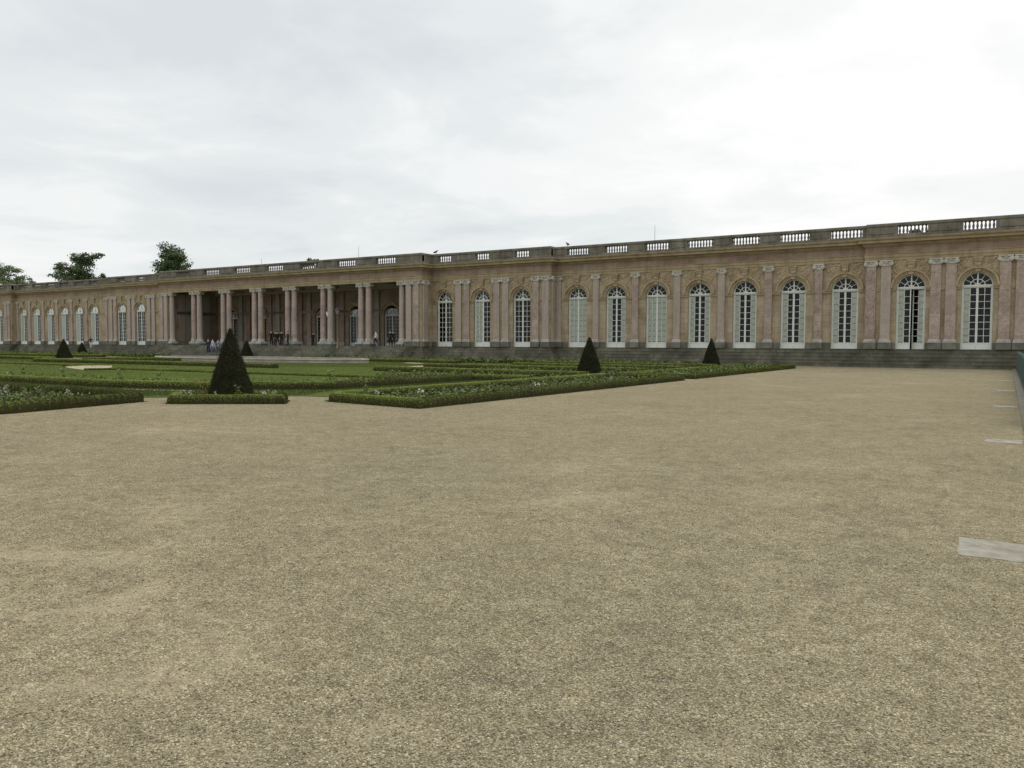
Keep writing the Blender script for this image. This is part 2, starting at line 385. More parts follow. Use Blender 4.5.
# ------------------------------------------------------------------ hedges
def dens(p):
    d = math.hypot(p[0], p[1])
    return max(80., min(1700., 1700*(22./max(d, 8))**1.6))
def hedge(name, path, w, h, label, closed=True, cat='hedge', group=None, z0=0.):
    """clipped low box hedge along a plan polyline: a lumpy core under a coat of leaves"""
    pts = [Vector(p) for p in path]; n = len(pts); segs = n if closed else n-1
    mb = MB(); L = []; near = min(p.length for p in pts)
    step = .22 if near < 40 else .6
    dense = []
    for i in range(segs):
        a, b = pts[i], pts[(i+1) % n]; k = max(1, int((b-a).length/step))
        dense += [a.lerp(b, j/k) for j in range(k)]
    if not closed: dense.append(pts[-1])
    # ring profile, jittered
    prof = [(-w/2, 0.), (-w/2*1.03, h*.4), (-w/2*.95, h*.68), (-w/2*.74, h*.9), (-w/2*.36, h), (w/2*.36, h), (w/2*.74, h*.9), (w/2*.95, h*.68), (w/2*1.03, h*.4), (w/2, 0.)]
    m = len(prof); N = len(dense); V = []
    for i, p in enumerate(dense):
        q0 = dense[(i-1) % N] if (closed or i > 0) else p; q1 = dense[(i+1) % N] if (closed or i < N-1) else p
        d1 = (p-q0); d2 = (q1-p)
        d1 = d1.normalized() if d1.length > 1e-6 else d2.normalized(); d2 = d2.normalized() if d2.length > 1e-6 else d1
        n1 = Vector((-d1.y, d1.x)); n2 = Vector((-d2.y, d2.x)); s = (n1+n2)/max(.35, 1+n1.dot(n2))
        wob = .008*math.sin(i*.9+p.x)+RNG.normal(0, .004)
        for o, z in prof:
            V.append((p.x+s.x*(o*.93+wob), p.y+s.y*(o*.93+wob), z0+z*.95*(1+RNG.normal(0, .015))))
    F = []
    for i in range(N if closed else N-1):
        a = i*m; b = ((i+1) % N)*m
        for j in range(m-1): F.append((a+j, b+j, b+j+1, a+j+1))
    if not closed: F += [tuple(range(m)), tuple((N-1)*m+j for j in range(m-1, -1, -1))]
    mb.add(V, F, 0)
    V = np.array(V); F4 = np.array([f for f in F if len(f) == 4])
    A, B, C, D = (V[F4[:, k]] for k in range(4))
    nr = np.cross(C-A, D-B); ar = np.linalg.norm(nr, axis=1)/2; nr = nr/(2*ar[:, None]+1e-9)
    cen = V[F4].mean(1); ctr2 = np.repeat(np.array([[p.x, p.y] for p in dense])[:, None, :], 1, 1)
    dd = np.array([dens(c) for c in cen])*np.where(np.abs(nr[:, 2]) > .4, 1.9, .8); cnt = RNG.poisson(ar*dd)
    idx = np.repeat(np.arange(len(F4)), cnt); u = RNG.random(len(idx))[:, None]; v = RNG.random(len(idx))[:, None]
    P = (A[idx]*(1-u)+B[idx]*u)*(1-v)+(D[idx]*(1-u)+C[idx]*u)*v
    # outward: away from core axis
    axis = V.reshape(N, m, 3).mean(1); own = F4[idx][:, 0]//m
    out = P-axis[own]; out[:, 2] *= 1.2; out /= np.linalg.norm(out, axis=1)[:, None]+1e-9
    P = P+out*RNG.normal(.006, .009, (len(P), 1))
    size = .027*np.sqrt(1700/np.array([dens(p) for p in P])) if len(P) else np.zeros(0)
    lv = leaves(P, out, size*.85, .32, .75)
    me = merge(name, mb, lv, [M['boxcore'], M['box']], 1)
    o = link(name, me); return tag(o, label, cat, group)

G_H = 'low clipped box hedges of the parterre'
HW, HH = .38, .27
def rect(x0, x1, y0, y1): return [(x0, y0), (x1, y0), (x1, y1), (x0, y1)]
bedA = [(-13.45, 17.0), (-13.45, 37.2), (-17.5, 37.2), (-17.5, 18.2), (-17.0, 17.5), (-15.6, 17.3)]
bedB = rect(-17.4, -13.5, 39.2, 61.4)
bedC = [(-45, 5.0), (-20.8, 5.0), (-20.7, 10.0), (-21.65, 14.1), (-23.8, 14.6), (-45, 14.4)]
bedK = [(-20.15, 14.3), (-17.75, 15.95), (-18.5, 16.75), (-21.15, 15.1)]
hedge('box_hedge', bedA, HW, HH, 'low box hedge ringing the right flower bed whose corner points at the open gravel', group=G_H)
hedge('box_hedge', bedB, HW, HH, 'low box hedge ringing the long bed nearest the palace steps beside the gravel', group=G_H)
hedge('box_hedge', bedC, HW, HH+.03, 'low box hedge around the leftmost bed that runs out of the picture', group=G_H)
hedge('box_hedge', bedK, HW, HH, 'short box hedge around the foot of the biggest yew cone', group=G_H)
inner = [(-60, 18.0), (-28.6, 18.0), (-25.2, 19.0), (-21.5, 21.9), (-21.5, 31.2), (-18.3, 31.2)]
hedge('box_hedge', inner, .40, .32, 'long dark box hedge turning its corner behind the grass strip', closed=False, group=G_H)
rows = [([(-34, 38.6), (-18.2, 36.8)], 'box hedge row on the near side of the second yew cone'),
        ([(-36, 46.2), (-18.2, 44.8)], 'box hedge row just behind the second yew cone'),
        ([(-32, 52.0), (-18.0, 50.8)], 'box hedge row midway between the second yew cone and the palace'),
        ([(-33, 57.6), (-17.8, 57.0)], 'box hedge row in front of the small yew cone by the steps'),
        ([(-66, 61.8), (-21, 61.8)], 'straight box hedge along the foot of the palace steps, centre'),
        ([(-160, 61.8), (-88, 61.8)], 'straight box hedge along the foot of the palace steps, far left'),
        ([(-120, 43.6), (-82, 43.6), (-76, 41.2)], 'box hedge in front of the pale far left path'),
        ([(-75, 43.5), (-66, 47.5)], 'short box hedge left of the pale pool rim'),
        ([(-74, 38.5), (-43, 38.5)], 'low box hedge crossing the middle lawn in front of the pool'),
        
        ([(-80, 33.5), (-58.5, 33.5), (-58, 32.2)], 'very low box edging left of the pale patch of path on the lawn'),
        ([(-48.5, 28.2), (-48, 30.5), (-26, 30.5)], 'very low box edging crossing the lawn behind the biggest yew cone'),
        ([(-58, 60.2), (-40, 56.0)], 'slanting low box hedge right of the pool'),
        ([(-118, 54.6), (-90, 54.6)], 'box hedge behind the pale far left path')]
for p, l in rows: hedge('box_hedge', p, .5, .34 if 'edging' not in l else .13, l, closed=False, group=G_H)

# ------------------------------------------------------------------ bed soil and bedding plants
def inset(poly, d):
    n = len(poly); out = []
    area = sum(poly[i][0]*poly[(i+1) % n][1]-poly[(i+1) % n][0]*poly[i][1] for i in range(n)); sg = 1 if area > 0 else -1
    for i in range(n):
        p, q, r = Vector(poly[i-1]), Vector(poly[i]), Vector(poly[(i+1) % n])
        d1 = (q-p).normalized(); d2 = (r-q).normalized(); n1 = Vector((-d1.y, d1.x))*sg; n2 = Vector((-d2.y, d2.x))*sg
        s = (n1+n2)/max(.4, 1+n1.dot(n2)); out.append((q.x+s.x*d, q.y+s.y*d))
    return out
def inside(poly, x, y):
    c = np.zeros(len(x), bool); n = len(poly)
    for i in range(n):
        x1, y1 = poly[i]; x2, y2 = poly[(i+1) % n]
        k = ((y1 > y) != (y2 > y)) & (x < (x2-x1)*(y-y1)/((y2-y1) if abs(y2-y1) > 1e-9 else 1e-9)+x1); c ^= k
    return c
def plants_in(poly, per_m2, hgt, leaf, petals, name, label):
    xs = [p[0] for p in poly]; ys = [p[1] for p in poly]; A = (max(xs)-min(xs))*(max(ys)-min(ys))
    n = int(A*per_m2); x = RNG.uniform(min(xs), max(xs), n); y = RNG.uniform(min(ys), max(ys), n)
    k = inside(poly, x, y); x, y = x[k], y[k]
    # clumpy stand: keep more plants where a slow wave is high
    w = np.sin(x*2.1+np.sin(y*1.3))*np.sin(y*1.7+.7)+RNG.normal(0, .7, len(x)); k = w > -.55; x, y = x[k], y[k]
    n = len(x); h = hgt*RNG.uniform(.45, 1.25, n)
    P = []; Nn = []; S = []
    for j in range(10):
        a = RNG.uniform(0, 6.28, n); rr = RNG.uniform(.02, .14, n)
        P.append(np.stack([x+rr*np.cos(a), y+rr*np.sin(a), h*RNG.uniform(.15, 1., n)+.02], 1))
        Nn.append(np.stack([np.cos(a)*.7, np.sin(a)*.7, np.ones(n)], 1)); S.append(np.full(n, leaf))
    P = np.vstack(P); Nn = np.vstack(Nn); S = np.concatenate(S)
    lv = leaves(P, Nn, S, .5, .5); mi = np.zeros(len(P), int)
    f = RNG.random(n) < petals
    fp = np.repeat(np.stack([x[f], y[f], h[f]*1.05+.03], 1), 6, 0); fp = fp+RNG.normal(0, .018, fp.shape)
    fl = leaves(fp, np.tile([0, 0, 1.], (len(fp), 1)), np.full(len(fp), .04), .6, .8)
    me = np_mesh(name, np.vstack([lv, fl]), 4, [M['bedleaf'], M['petal_white']], np.concatenate([mi, np.ones(len(fp), int)]))
    return tag(link(name, me), label, 'bedding plants', kind='stuff')
for poly, nm, lab, d, hh, lf in [(bedA, 'bedding_plants', 'low green bedding plants with white blooms filling the right bed', 13, .20, .09),
                         (bedB, 'bedding_plants', 'low green bedding plants filling the long bed by the palace steps', 9, .24, .12),
                         (bedC, 'bedding_plants', 'low grey green bedding plants with white blooms in the leftmost bed', 13, .20, .09),
                         (bedK, 'bedding_plants', 'low bedding plants around the foot of the biggest yew cone', 30, .20, .09)]:
    sheet('soil_and_shade', inset(poly, -.25), .006, M['soil_and_shade'])  # dark rim sheet showing past the hedges, painted contact shade at their base
    ip = inset(poly, .17); sheet('soil_and_shade', ip, .03, M['soil_and_shade']); plants_in(inset(poly, .3), d, hh, lf, .012, nm, lab)
strip = [(-60, 18.3), (-28.7, 18.3), (-25.4, 19.3), (-21.8, 22.1), (-21.8, 31.0), (-23.4, 31.0), (-23.4, 22.9), (-26.2, 20.9), (-29, 19.9), (-60, 19.9)]
sheet('soil_and_shade', strip, .03, M['soil_and_shade']); plants_in(strip, 20, .30, .09, .006, 'bedding_plants', 'loose green bedding plants in the strip behind the long dark hedge')
for (x0, x1, y0, y1), lab in [((-33, -18.3, 45.4, 50.6), 'bedding plants between the hedge rows behind the second yew cone'),
                              ((-32, -18.2, 52.2, 56.6), 'bedding plants in the plot before the small yew cone'),
                              ((-33, -17.9, 38.8, 44.4), 'bedding plants around the foot of the second yew cone'),
                              ((-33, -18, 32.0, 36.4), 'bedding plants in the plot right of the dark hedge corner')]:
    p = rect(x0, x1, y0, y1); q_ = rect(x0+4, x1, y0, y1); sheet('soil_and_shade', q_, .026, M['soil_and_shade']); plants_in(q_, 6, .24, .11, .003, 'bedding_plants', lab)
for p, lab in [(rect(-64, -21, 60.3, 61.5), 'bedding plants under the straight hedge by the steps'), (rect(-150, -88, 60.0, 61.5), 'bedding plants under the far left hedge by the steps')]:
    plants_in(p, 7, .42, .24, .01, 'bedding_plants', lab)

# grass blades, thick on the near strips and thinner farther off
def grass(poly, n, label, hgt=.05, wdt=.006):
    xs = [p[0] for p in poly]; ys = [p[1] for p in poly]
    x = RNG.uniform(min(xs), max(xs), n); y = RNG.uniform(min(ys), max(ys), n); k = inside(poly, x, y); x, y = x[k], y[k]; n = len(x)
    a = RNG.uniform(0, 6.28, n); d = np.hypot(x, y)/20; w = wdt*d; h = hgt*RNG.uniform(.5, 1.3, n)*np.sqrt(d)
    V = np.empty((n, 3, 3)); V[:, 0] = np.stack([x-np.cos(a)*w, y-np.sin(a)*w, np.full(n, .012)], 1); V[:, 1] = np.stack([x+np.cos(a)*w, y+np.sin(a)*w, np.full(n, .012)], 1)
    V[:, 2] = np.stack([x+RNG.normal(0, .03, n), y+RNG.normal(0, .03, n), .012+h], 1)
    tag(link('grass', np_mesh('grass', V.reshape(-1, 3), 3, M['blade'])), label, 'grass', kind='stuff')
grass([(-21.2, 22), (-17.8, 18), (-17.8, 31), (-21.2, 31)], 26000, 'short grass strip left of the right flower bed')
grass([(-45, 14.9), (-23.4, 15.3), (-21.8, 17.0), (-19.7, 18.9), (-21, 21.7), (-25.2, 18.7), (-28.6, 17.7), (-45, 17.7)], 60000, 'short grass strip between leftmost bed and dark hedge')
grass([(-120, 20.2), (-29, 20.2), (-23.6, 23), (-23.6, 31.6), (-34, 38), (-34, 60), (-120, 60)], 70000, 'mown grass of the wide middle lawn', .02, .006)

# ------------------------------------------------------------------ yew cones
G_Y = 'clipped yew cones'
def yew(x, y, h, r, label, n):
    mb = MB(); prof = []; K = 26; S = 40; V = []
    for k in range(K+1):
        u = k/K; z = h*u; rr = r*(1-u)**.93*.96 + .03
        if u < .05: rr *= .9
        for i in range(S):
            a = 2*math.pi*i/S; q = 1+.02*math.sin(3*a+k*.8)+RNG.normal(0, .008); V.append((rr*q*math.cos(a), rr*q*math.sin(a), z))
    F = [(k*S+i, k*S+(i+1) % S, k*S+S+(i+1) % S, k*S+S+i) for k in range(K) for i in range(S)]; F.append(tuple(K*S+i for i in range(S)))
    mb.add(V, F, 0)
    u = 1-np.sqrt(RNG.random(n)); a = RNG.uniform(0, 6.283, n); lump = 1+.02*np.sin(3*a+u*K*.8)+.012*np.sin(9*a+u*50)
    rr = (r*(1-u)**.93+.03)*lump+RNG.normal(.0, .022, n)
    P = np.stack([rr*np.cos(a), rr*np.sin(a), h*u+RNG.normal(0, .02, n)], 1); Nn = np.stack([np.cos(a), np.sin(a), np.full(n, r/h)], 1)
    d = math.hypot(x, y); lv = leaves(P, Nn, np.full(n, .04*max(1, d/27)**.6), .6, .35)
    o = link('topiary_yew', merge('topiary_yew', mb, lv, [M['yewcore'], M['yew']], 1), None, (x, y, .02))
    return tag(o, label, 'topiary', G_Y)
yew(-19.35, 15.6, 2.14, .65, 'biggest dark yew cone, in its own hedged bed at the gravel edge', 30000)
yew(-20.0, 40.6, 2.12, .71, 'dark yew cone among hedge rows, in front of the right wing', 16000)
yew(-19.55, 61.0, 2.2, .70, 'dark yew cone standing close to the right wing steps', 9000)
yew(-87.6, 48.6, 2.1, .82, 'larger of the two dark yew cones on the far left lawn', 8000)
yew(-109.4, 63.2, 1.75, .75, 'smaller of the two dark yew cones on the far left, by the steps', 5000)
yew(-75.2, 62.9, 2.05, .8, 'dark yew cone behind the pool, below the colonnade', 7000)

# ------------------------------------------------------------------ single flowering plants
def flower_plant(hgt, petal, nleaf, heads):
    root = empty('flowering_plant', (0, 0, 0)); st = MB(); tips = []
    for k in range(heads):
        a = random.uniform(0, 6.28); d = random.uniform(.02, .12); h = hgt*random.uniform(.75, 1.1)
        tip = (math.cos(a)*d*1.6, math.sin(a)*d*1.6, h); st.tube([(math.cos(a)*.02, math.sin(a)*.02, 0), (math.cos(a)*d, math.sin(a)*d, h*.55), tip], [.006, .005, .003], 5); tips.append(tip)
    st.build('stem', M['stem'], root)
    n = nleaf; a = RNG.uniform(0, 6.28, n); z = RNG.uniform(.1, .8, n)*hgt; rr = RNG.uniform(.02, .16, n)
    lv = leaves(np.stack([rr*np.cos(a), rr*np.sin(a), z], 1), np.stack([np.cos(a), np.sin(a), np.full(n, .8)], 1), np.full(n, .09), .5, .45)
    link('foliage', np_mesh('foliage', lv, 4, M['bedleaf']), root)
    fp = np.repeat(np.array(tips), 9, 0)+RNG.normal(0, .02, (len(tips)*9, 3))
    link('blossom', np_mesh('blossom', leaves(fp, np.tile([0, -.5, .8], (len(fp), 1)), np.full(len(fp), .036), .7, .85), 4, petal), root)
    return root
protos = {'white': flower_plant(.34, M['petal_white'], 26, 4), 'orange': flower_plant(.55, M['petal_orange'], 30, 3), 'red': flower_plant(.26, M['petal_red'], 20, 5), 'tall': flower_plant(.72, M['petal_white'], 60, 1)}
used = set()
def put(kind, x, y, label, group, s=1.):
    o = protos[kind] if kind not in used else copy_tree(protos[kind]); used.add(kind)
    o.location = (x, y, .03); o.scale = (s, s, s); o.rotation_euler.z = random.uniform(0, 6.28); tag(o, label, 'flower', group); return o
GW = 'white flowers around the biggest yew cone'; LW = 'white flowering plant in the hedged bed round the biggest yew cone'
for x, y in [(-20.3, 14.75), (-20.0, 14.75), (-18.35, 15.95), (-18.1, 16.1), (-18.6, 16.3), (-19.2, 15.0)]: put('white', x, y, LW, GW, .9)
put('orange', -20.4, 15.25, 'tall orange flowering plant left of the biggest yew cone', 'flowers in the beds')
put('red', -19.75, 14.98, 'low red flowering plant at the front foot of the biggest yew cone', 'flowers in the beds')
put('tall', -18.75, 15.35, 'tall leafy plant right of the biggest yew cone foot', 'flowers in the beds', .8)
put('tall', -16.6, 18.4, 'tall leafy plant in the near left end of the right bed', 'flowers in the beds')
GA = 'white flowers in the right bed'; LA = 'white flowering plant scattered in the right hedged bed'
for x, y in [(-15.9, 18.0), (-14.4, 20.4), (-14.2, 24.6), (-15.2, 19.2), (-14.1, 30.6)]: put('white', x, y, LA, GA, random.uniform(.8, 1.05))
GC = 'white flowers in the leftmost bed'; LC = 'white flowering plant scattered in the leftmost hedged bed'
for x, y in [(-23.2, 12.9), (-23.9, 11.6), (-25.2, 12.2), (-27.6, 13.4)]: put('white', x, y, LC, GC, random.uniform(.8, 1.05))
put('tall', -34.3, 19.0, 'tall white flowering plant rising behind the long dark hedge', 'flowers in the beds', .95)
GD = 'leafy plants behind the long dark hedge'; LD = 'loose leafy plant rising behind the long dark hedge'
for x, y, s in [(-41, 19.3, 1.25), (-37.6, 19.0, 1.05), (-30.5, 19.2, 1.), (-28.2, 19.3, .9), (-26.0, 20.3, 1.25), (-23.0, 23.4, 1.), (-22.6, 26.8, .9), (-44, 19.1, 1.)]: put('tall', x, y, LD, GD, s)

# ------------------------------------------------------------------ pool
def oval(cx, cy, a, b, n=64): return [(cx+a*math.cos(2*math.pi*i/n), cy+b*math.sin(2*math.pi*i/n)) for i in range(n)]
pool = empty('pool_basin', (-62.5, 53.2, 0)); tag(pool, 'low pale stone rim of the oval pool on the lawn', 'pool')
rim = MB(); o1 = oval(0, 0, 14.2, 4.6)[::-1]
rim.sweep(o1, [(0, 0), (.0, .24), (.06, .26), (.06, .34), (-.55, .34), (-.55, 0)], closed=True); rim.build('rim', M['basin'], pool)
wt = MB(); wt.add([(x, y, .15) for x, y in oval(0, 0, 13.8, 4.2)], [tuple(range(64))]); wt.build('pool_water', M['water'], pool)

# ------------------------------------------------------------------ the palace
P0 = (-60., 69., 0.)
palace = empty('palace', P0)
tag(palace, 'long one storey palace of pink marble and ochre stone with colonnade and balustrade', 'palace')
def part(name, mb, m, parent=None, smooth=False): return mb.build(name, m, parent or palace, off=P0, smooth=smooth)
def at(x, y, z): return (x-P0[0], y-P0[1], z-P0[2])

ZS, ZI, ZSP, ZA = 1.43, 1.95, 6.22, 8.38      # door sill, plinth top, arch springing, architrave underside
XP, XW, XM, XPE, XL2, XL, XF, XE = 8., -9.8, -38.1, -52.6, -97.1, -112., -139.4, -176.
YP, YW, YM, YPE, YF = 69.25, 69.7, 68.7, 66.9, 68.9
CX = -74.85
outline = [(XP, YP), (XW, YP), (XW, YW), (XM, YW), (XM, YM), (XPE, YM), (XPE, YPE), (XL2, YPE), (XL2, YM), (XL, YM), (XL, YW), (XF, YW), (XF, YF), (XE, YF)]
# podium steps: five risers all along, deeper stairs before the colonnade
R5 = ZS/5
prof = [(-.6, ZS), (.14, ZS)]
for k in range(5):
    prof += [(.14+.27*k+.03, ZS-R5*k), (.14+.27*k+.03, ZS-R5*k-.05), (.14+.27*k, ZS-R5*k-.055), (.14+.27*k, ZS-R5*(k+1))]
prof = prof[:2]+prof[2:]+[(-.6, 0.)]
s = MB(); s.sweep(outline, prof); part('podium_steps', s, M['step'])
s = MB()
for k in range(5):
    y = YPE-1.1-.42*(k+1); s.box(XL2+.9-.02*k, XPE-.9+.02*k, y, YPE-.2, 0 if k == 4 else ZS-R5*(k+1)+.004, ZS-R5*k+.004 if k else ZS+.004)
part('colonnade_stairs', s, M['step'])
# entablature and balustrade
e = MB(); e.sweep(outline, [(-.9, ZA), (.06, ZA), (.06, ZA+.22), (.09, ZA+.24), (.09, ZA+.46), (.13, ZA+.5), (.13, ZA+.55), (-.9, ZA+.55)]); part('architrave', e, M['cornice'])
e = MB(); e.sweep(outline, [(-.9, ZA+.552), (.04, ZA+.552), (.04, ZA+1.08), (-.9, ZA+1.08)]); part('frieze', e, M['frieze'])
z = ZA+1.082
e = MB(); e.sweep(outline, [(-.9, z), (.08, z), (.16, z+.09), (.20, z+.10), (.22, z+.24), (.50, z+.28), (.52, z+.46), (.60, z+.52), (.64, z+.62), (.64, z+.66), (-.9, z+.72)]); part('cornice', e, M['cornice'])
ZB = z+.70                                      # foot of the balustrade, about 10.16
BH = 1.12
bal = MB(); yo = -.02
bal.sweep(outline, [(yo-.46, ZB), (yo+.04, ZB), (yo+.04, ZB+.2), (yo, ZB+.24), (yo-.42, ZB+.24), (yo-.46, ZB+.2)])
bal.sweep(outline, [(yo-.42, ZB+.85), (yo, ZB+.85), (yo+.05, ZB+.9), (yo+.05, ZB+1.06), (yo, ZB+BH), (yo-.42, ZB+BH), (yo-.47, ZB+1.06), (yo-.47, ZB+.9)])
WX = [-35.68+4.052*j for j in range(7)]
PX = [-6.5, -2.04, 2.42]
MX = [-50.94, -46.17, -41.40]
LX = [-117.1-4.03*k for k in range(6)]
L2X = [-108.6, -104.1]
PEX = [CX+5.77*k for k in range(-3, 4)]
FX = [-143.3, -147.8, -152.3, -156.8, -161.3]
openings = []                                    # (centre, width, y face, balusters)
for xs, w, y, nb in ((PX, 2.1, YP, 8), (WX, 2.4, YW, 9), (MX, 1.75, YM, 6), (PEX, 2.8, YPE, 9), (L2X, 1.75, YM, 6), (LX, 2.4, YW, 9), (FX, 2.1, YF, 8)):
    openings += [(x, w, y, nb) for x in xs]
def solids(x0, x1, y, xs):
    """pier blocks of the balustrade between its openings"""
    e = sorted([(x-w/2, x+w/2) for x, w, yy, _ in openings if yy == y and x0 < x < x1]); p = x0
    for a, b in e+[(x1, x1)]:
        bal.box(p, a, y-yo-.0, y-yo+.40, ZB+.235, ZB+.86)
        if a-p > .9 and a < x1:                   # raised pier panel
            bal.box(p+.22, a-.22, y-yo-.045, y-yo, ZB+.3, ZB+.8)
        p = b
solids(XW, XP, YP, 0); solids(XM, XW, YW, 0); solids(XPE, XM, YM, 0); solids(XL2, XPE, YPE, 0); solids(XL, XL2, YM, 0); solids(XF, XL, YW, 0); solids(XE, XF, YF, 0)
for x, ya, yb in ((XW, YP, YW), (XM, YM, YW), (XPE, YPE, YM), (XL2, YPE, YM), (XL, YM, YW), (XF, YF, YW)):
    sgn = -1 if x in (XW, XL2, XL) else 1
    x0, x1 = (x-.40*(sgn > 0)+.025*(sgn > 0), x+.40*(sgn < 0)-.025*(sgn < 0)); bal.box(min(x0, x1), max(x0, x1), ya+.1, yb+.05, ZB+.237, ZB+.858)
balustrade = part('balustrade', bal, M['grey'])
bp = [(.075, 0), (.085, .03), (.085, .06), (.05, .09), (.075, .16), (.09, .24), (.075, .34), (.048, .46), (.045, .5), (.07, .53), (.08, .56), (.08, .612)]
bm = MB(); bm.lathe(bp, n=12); bme = bm.mesh('baluster', M['baluster'], smooth=True)
far = MB(); count = 0
for x, w, y, nb in sorted(openings, key=lambda o: -o[0]):
    if x > XP: continue
    for k in range(nb):
        bx = x-w/2+w*(k+.5)/nb
        if y in (YP, YW, YM) and x > XPE and count < 100 and bx < 2.0:
            link('baluster', bme, balustrade, at(bx, y+.23, ZB+.239)); count += 1
        else:
            far.lathe([(r, q+ZB+.239) for r, q in bp], bx, y+.23, 8)
tag(part('balusters', far, M['baluster'], balustrade), kind='stuff')
# flat roof behind the parapet, rear wall
rf = MB()
for x0, x1, y in ((XW, XP, YP), (XM, XW, YW), (XPE, XM, YM), (XL2, XPE, YPE), (XL, XL2, YM), (XF, XL, YW), (XE, XF, YF)):
    rf.box(x0+.01, x1-.01, y+.85, 82.3, ZB-.35, ZB-.06)
part('roof', rf, M['roof'])

# ---- walls with arched openings
NA = 18
def arch_wall(mb, x0, x1, z0, z1, yf, th, ops, mi=0):
    p = x0
    for cx, a, zs, zsp in ops:
        mb.quad((p, yf, z0), (cx-a, yf, z0), (cx-a, yf, z1), (p, yf, z1), mi)
        arc = [(cx+a*math.cos(math.pi*(1-i/NA)), zsp+a*math.sin(math.pi*(1-i/NA))) for i in range(NA+1)]
        for (xa, za), (xb, zb) in zip(arc, arc[1:]): mb.quad((xa, yf, za), (xb, yf, zb), (xb, yf, z1), (xa, yf, z1), mi)
        if zs > z0: mb.quad((cx-a, yf, z0), (cx+a, yf, z0), (cx+a, yf, zs), (cx-a, yf, zs), mi)
        out = [(cx-a, zs)]+arc+[(cx+a, zs)]
        for (xa, za), (xb, zb) in zip(out, out[1:]): mb.quad((xa, yf, za), (xa, yf+th, za), (xb, yf+th, zb), (xb, yf, zb), mi)
        p = cx+a
    mb.quad((p, yf, z0), (x1, yf, z0), (x1, yf, z1), (p, yf, z1), mi)
A = 1.02
def section(name, x0, x1, yf, xs, ends=(False, False), th=.55):
    b = MB(); ops = [(x, A, ZS, ZSP) for x in sorted(xs)]
    arch_wall(b, x0, x1, ZS-.02, ZA+.01, yf, th, ops)
    part(name, b, M['ochre'])
    # plinth course and impost bands, butted at the openings
    p = x0
    for x in sorted(xs)+[None]:
        q = x1 if x is None else x-A-.02
        if q-p > .1:
            pl = MB(); im = MB(); pl.bbox(p+.001, q, yf-.085, yf+.01, ZS+.003, ZI, .012); part('plinth', pl, M['plinth'])
            im.box(p+.001, q, yf-.08, yf+.01, ZSP-.24, ZSP-.08); im.box(p+.001, q, yf-.125, yf+.01, ZSP-.081, ZSP); part('impost_band', im, M['arch'])
        if x is not None: p = x+A+.02
section('wall', XW, XP, YP, PX); section('wall', XM, XW, YW, WX); section('wall', XPE, XM, YM, MX); section('wall', XL, XL2, YM, L2X); section('wall', XF, XL, YW, LX); section('wall', XE, XF, YF, FX)
b = MB()
for x, ya, yb in ((XW, YP, YW), (XM, YM, YW), (XL, YM, YW), (XF, YF, YW)):
    b.quad((x, ya, ZS-.02), (x, yb+.3, ZS-.02), (x, yb+.3, ZA+.01), (x, ya, ZA+.01))
b.box(XPE-2.1, XPE, YPE+.0, YM+.9, ZS-.02, ZA+.01); b.box(XL2, XL2+1.75, YPE, YM+.9, ZS-.02, ZA+.01)   # the colonnade's end piers
b.box(XPE-2.0, XPE-1.4, YM+.9, 82, ZS-.02, ZA+.6); 
b.box(XE, XP, 82, 82.5, 0, ZB-.4); b.box(XE-.4, XE, YF, 82, 0, ZB-.4); b.box(XP, XP+.4, YP, 82, 0, ZB-.4)
part('return_wall', b, M['ochre'])
b = MB(); b.box(XL2+1.3, XL2+1.75, YM+.91, 82, ZS-.02, ZA+.6); b.box(XL2+1.751, XL2+1.79, YPE+.95, YM+.91, ZS-.01, ZA-.02); part('end_wall', b, M['inner'])
# rooms behind the windows
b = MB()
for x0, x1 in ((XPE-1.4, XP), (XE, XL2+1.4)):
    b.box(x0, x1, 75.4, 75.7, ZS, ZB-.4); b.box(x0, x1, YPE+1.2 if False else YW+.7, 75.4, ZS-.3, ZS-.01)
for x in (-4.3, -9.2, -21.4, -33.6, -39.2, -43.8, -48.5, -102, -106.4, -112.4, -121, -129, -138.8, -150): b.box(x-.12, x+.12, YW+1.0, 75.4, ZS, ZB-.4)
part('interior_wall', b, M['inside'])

# ---- one arch surround, shared
def ring(mb, r0, r1, y0, y1, zc, a0=0, a1=math.pi, n=22, mi=0, cx=0.):
    V = []
    for i in range(n+1):
        a = a0+(a1-a0)*i/n; c, s_ = math.cos(a), math.sin(a)
        V += [(cx+r0*c, y0, zc+r0*s_), (cx+r1*c, y0, zc+r1*s_), (cx+r1*c, y1, zc+r1*s_), (cx+r0*c, y1, zc+r0*s_)]
    F = []
    for i in range(n):
        for j in range(4): F.append((i*4+j, i*4+(j+1) % 4, i*4+4+(j+1) % 4, i*4+4+j))
    F += [(0, 3, 2, 1), (n*4, n*4+1, n*4+2, n*4+3)]
    mb.add(V, F, mi)
av = MB()
ring(av, A+.004, A+.12, -.06, .01, 0); ring(av, A+.122, A+.26, -.10, .01, 0); ring(av, A+.262, A+.40, -.21, .01, 0)
archivolt_me = av.mesh('archivolt', M['arch'])
ky = MB()
for w0, w1, d, z0, z1 in ((.17, .24, .15, A+.0, ZA-ZSP-.35), (.2, .3, .2, ZA-ZSP-.35, ZA-ZSP-.16), (.3, .34, .24, ZA-ZSP-.16, ZA-ZSP-.03)):
    ky.add([(-w0, -d, z0), (w0, -d, z0), (w0, .01, z0), (-w0, .01, z0), (-w1, -d, z1), (w1, -d, z1), (w1, .01, z1), (-w1, .01, z1)], [(0, 1, 5, 4), (1, 2, 6, 5), (3, 0, 4, 7), (4, 5, 6, 7), (0, 3, 2, 1)])
ky.ico((0, -.17, ZA-ZSP-.62), .16, (1, .7, 1.3))
keystone_me = ky.mesh('keystone', M['arch'])
cv = MB()                                        # carved leaf sprays and trophies in the spandrels
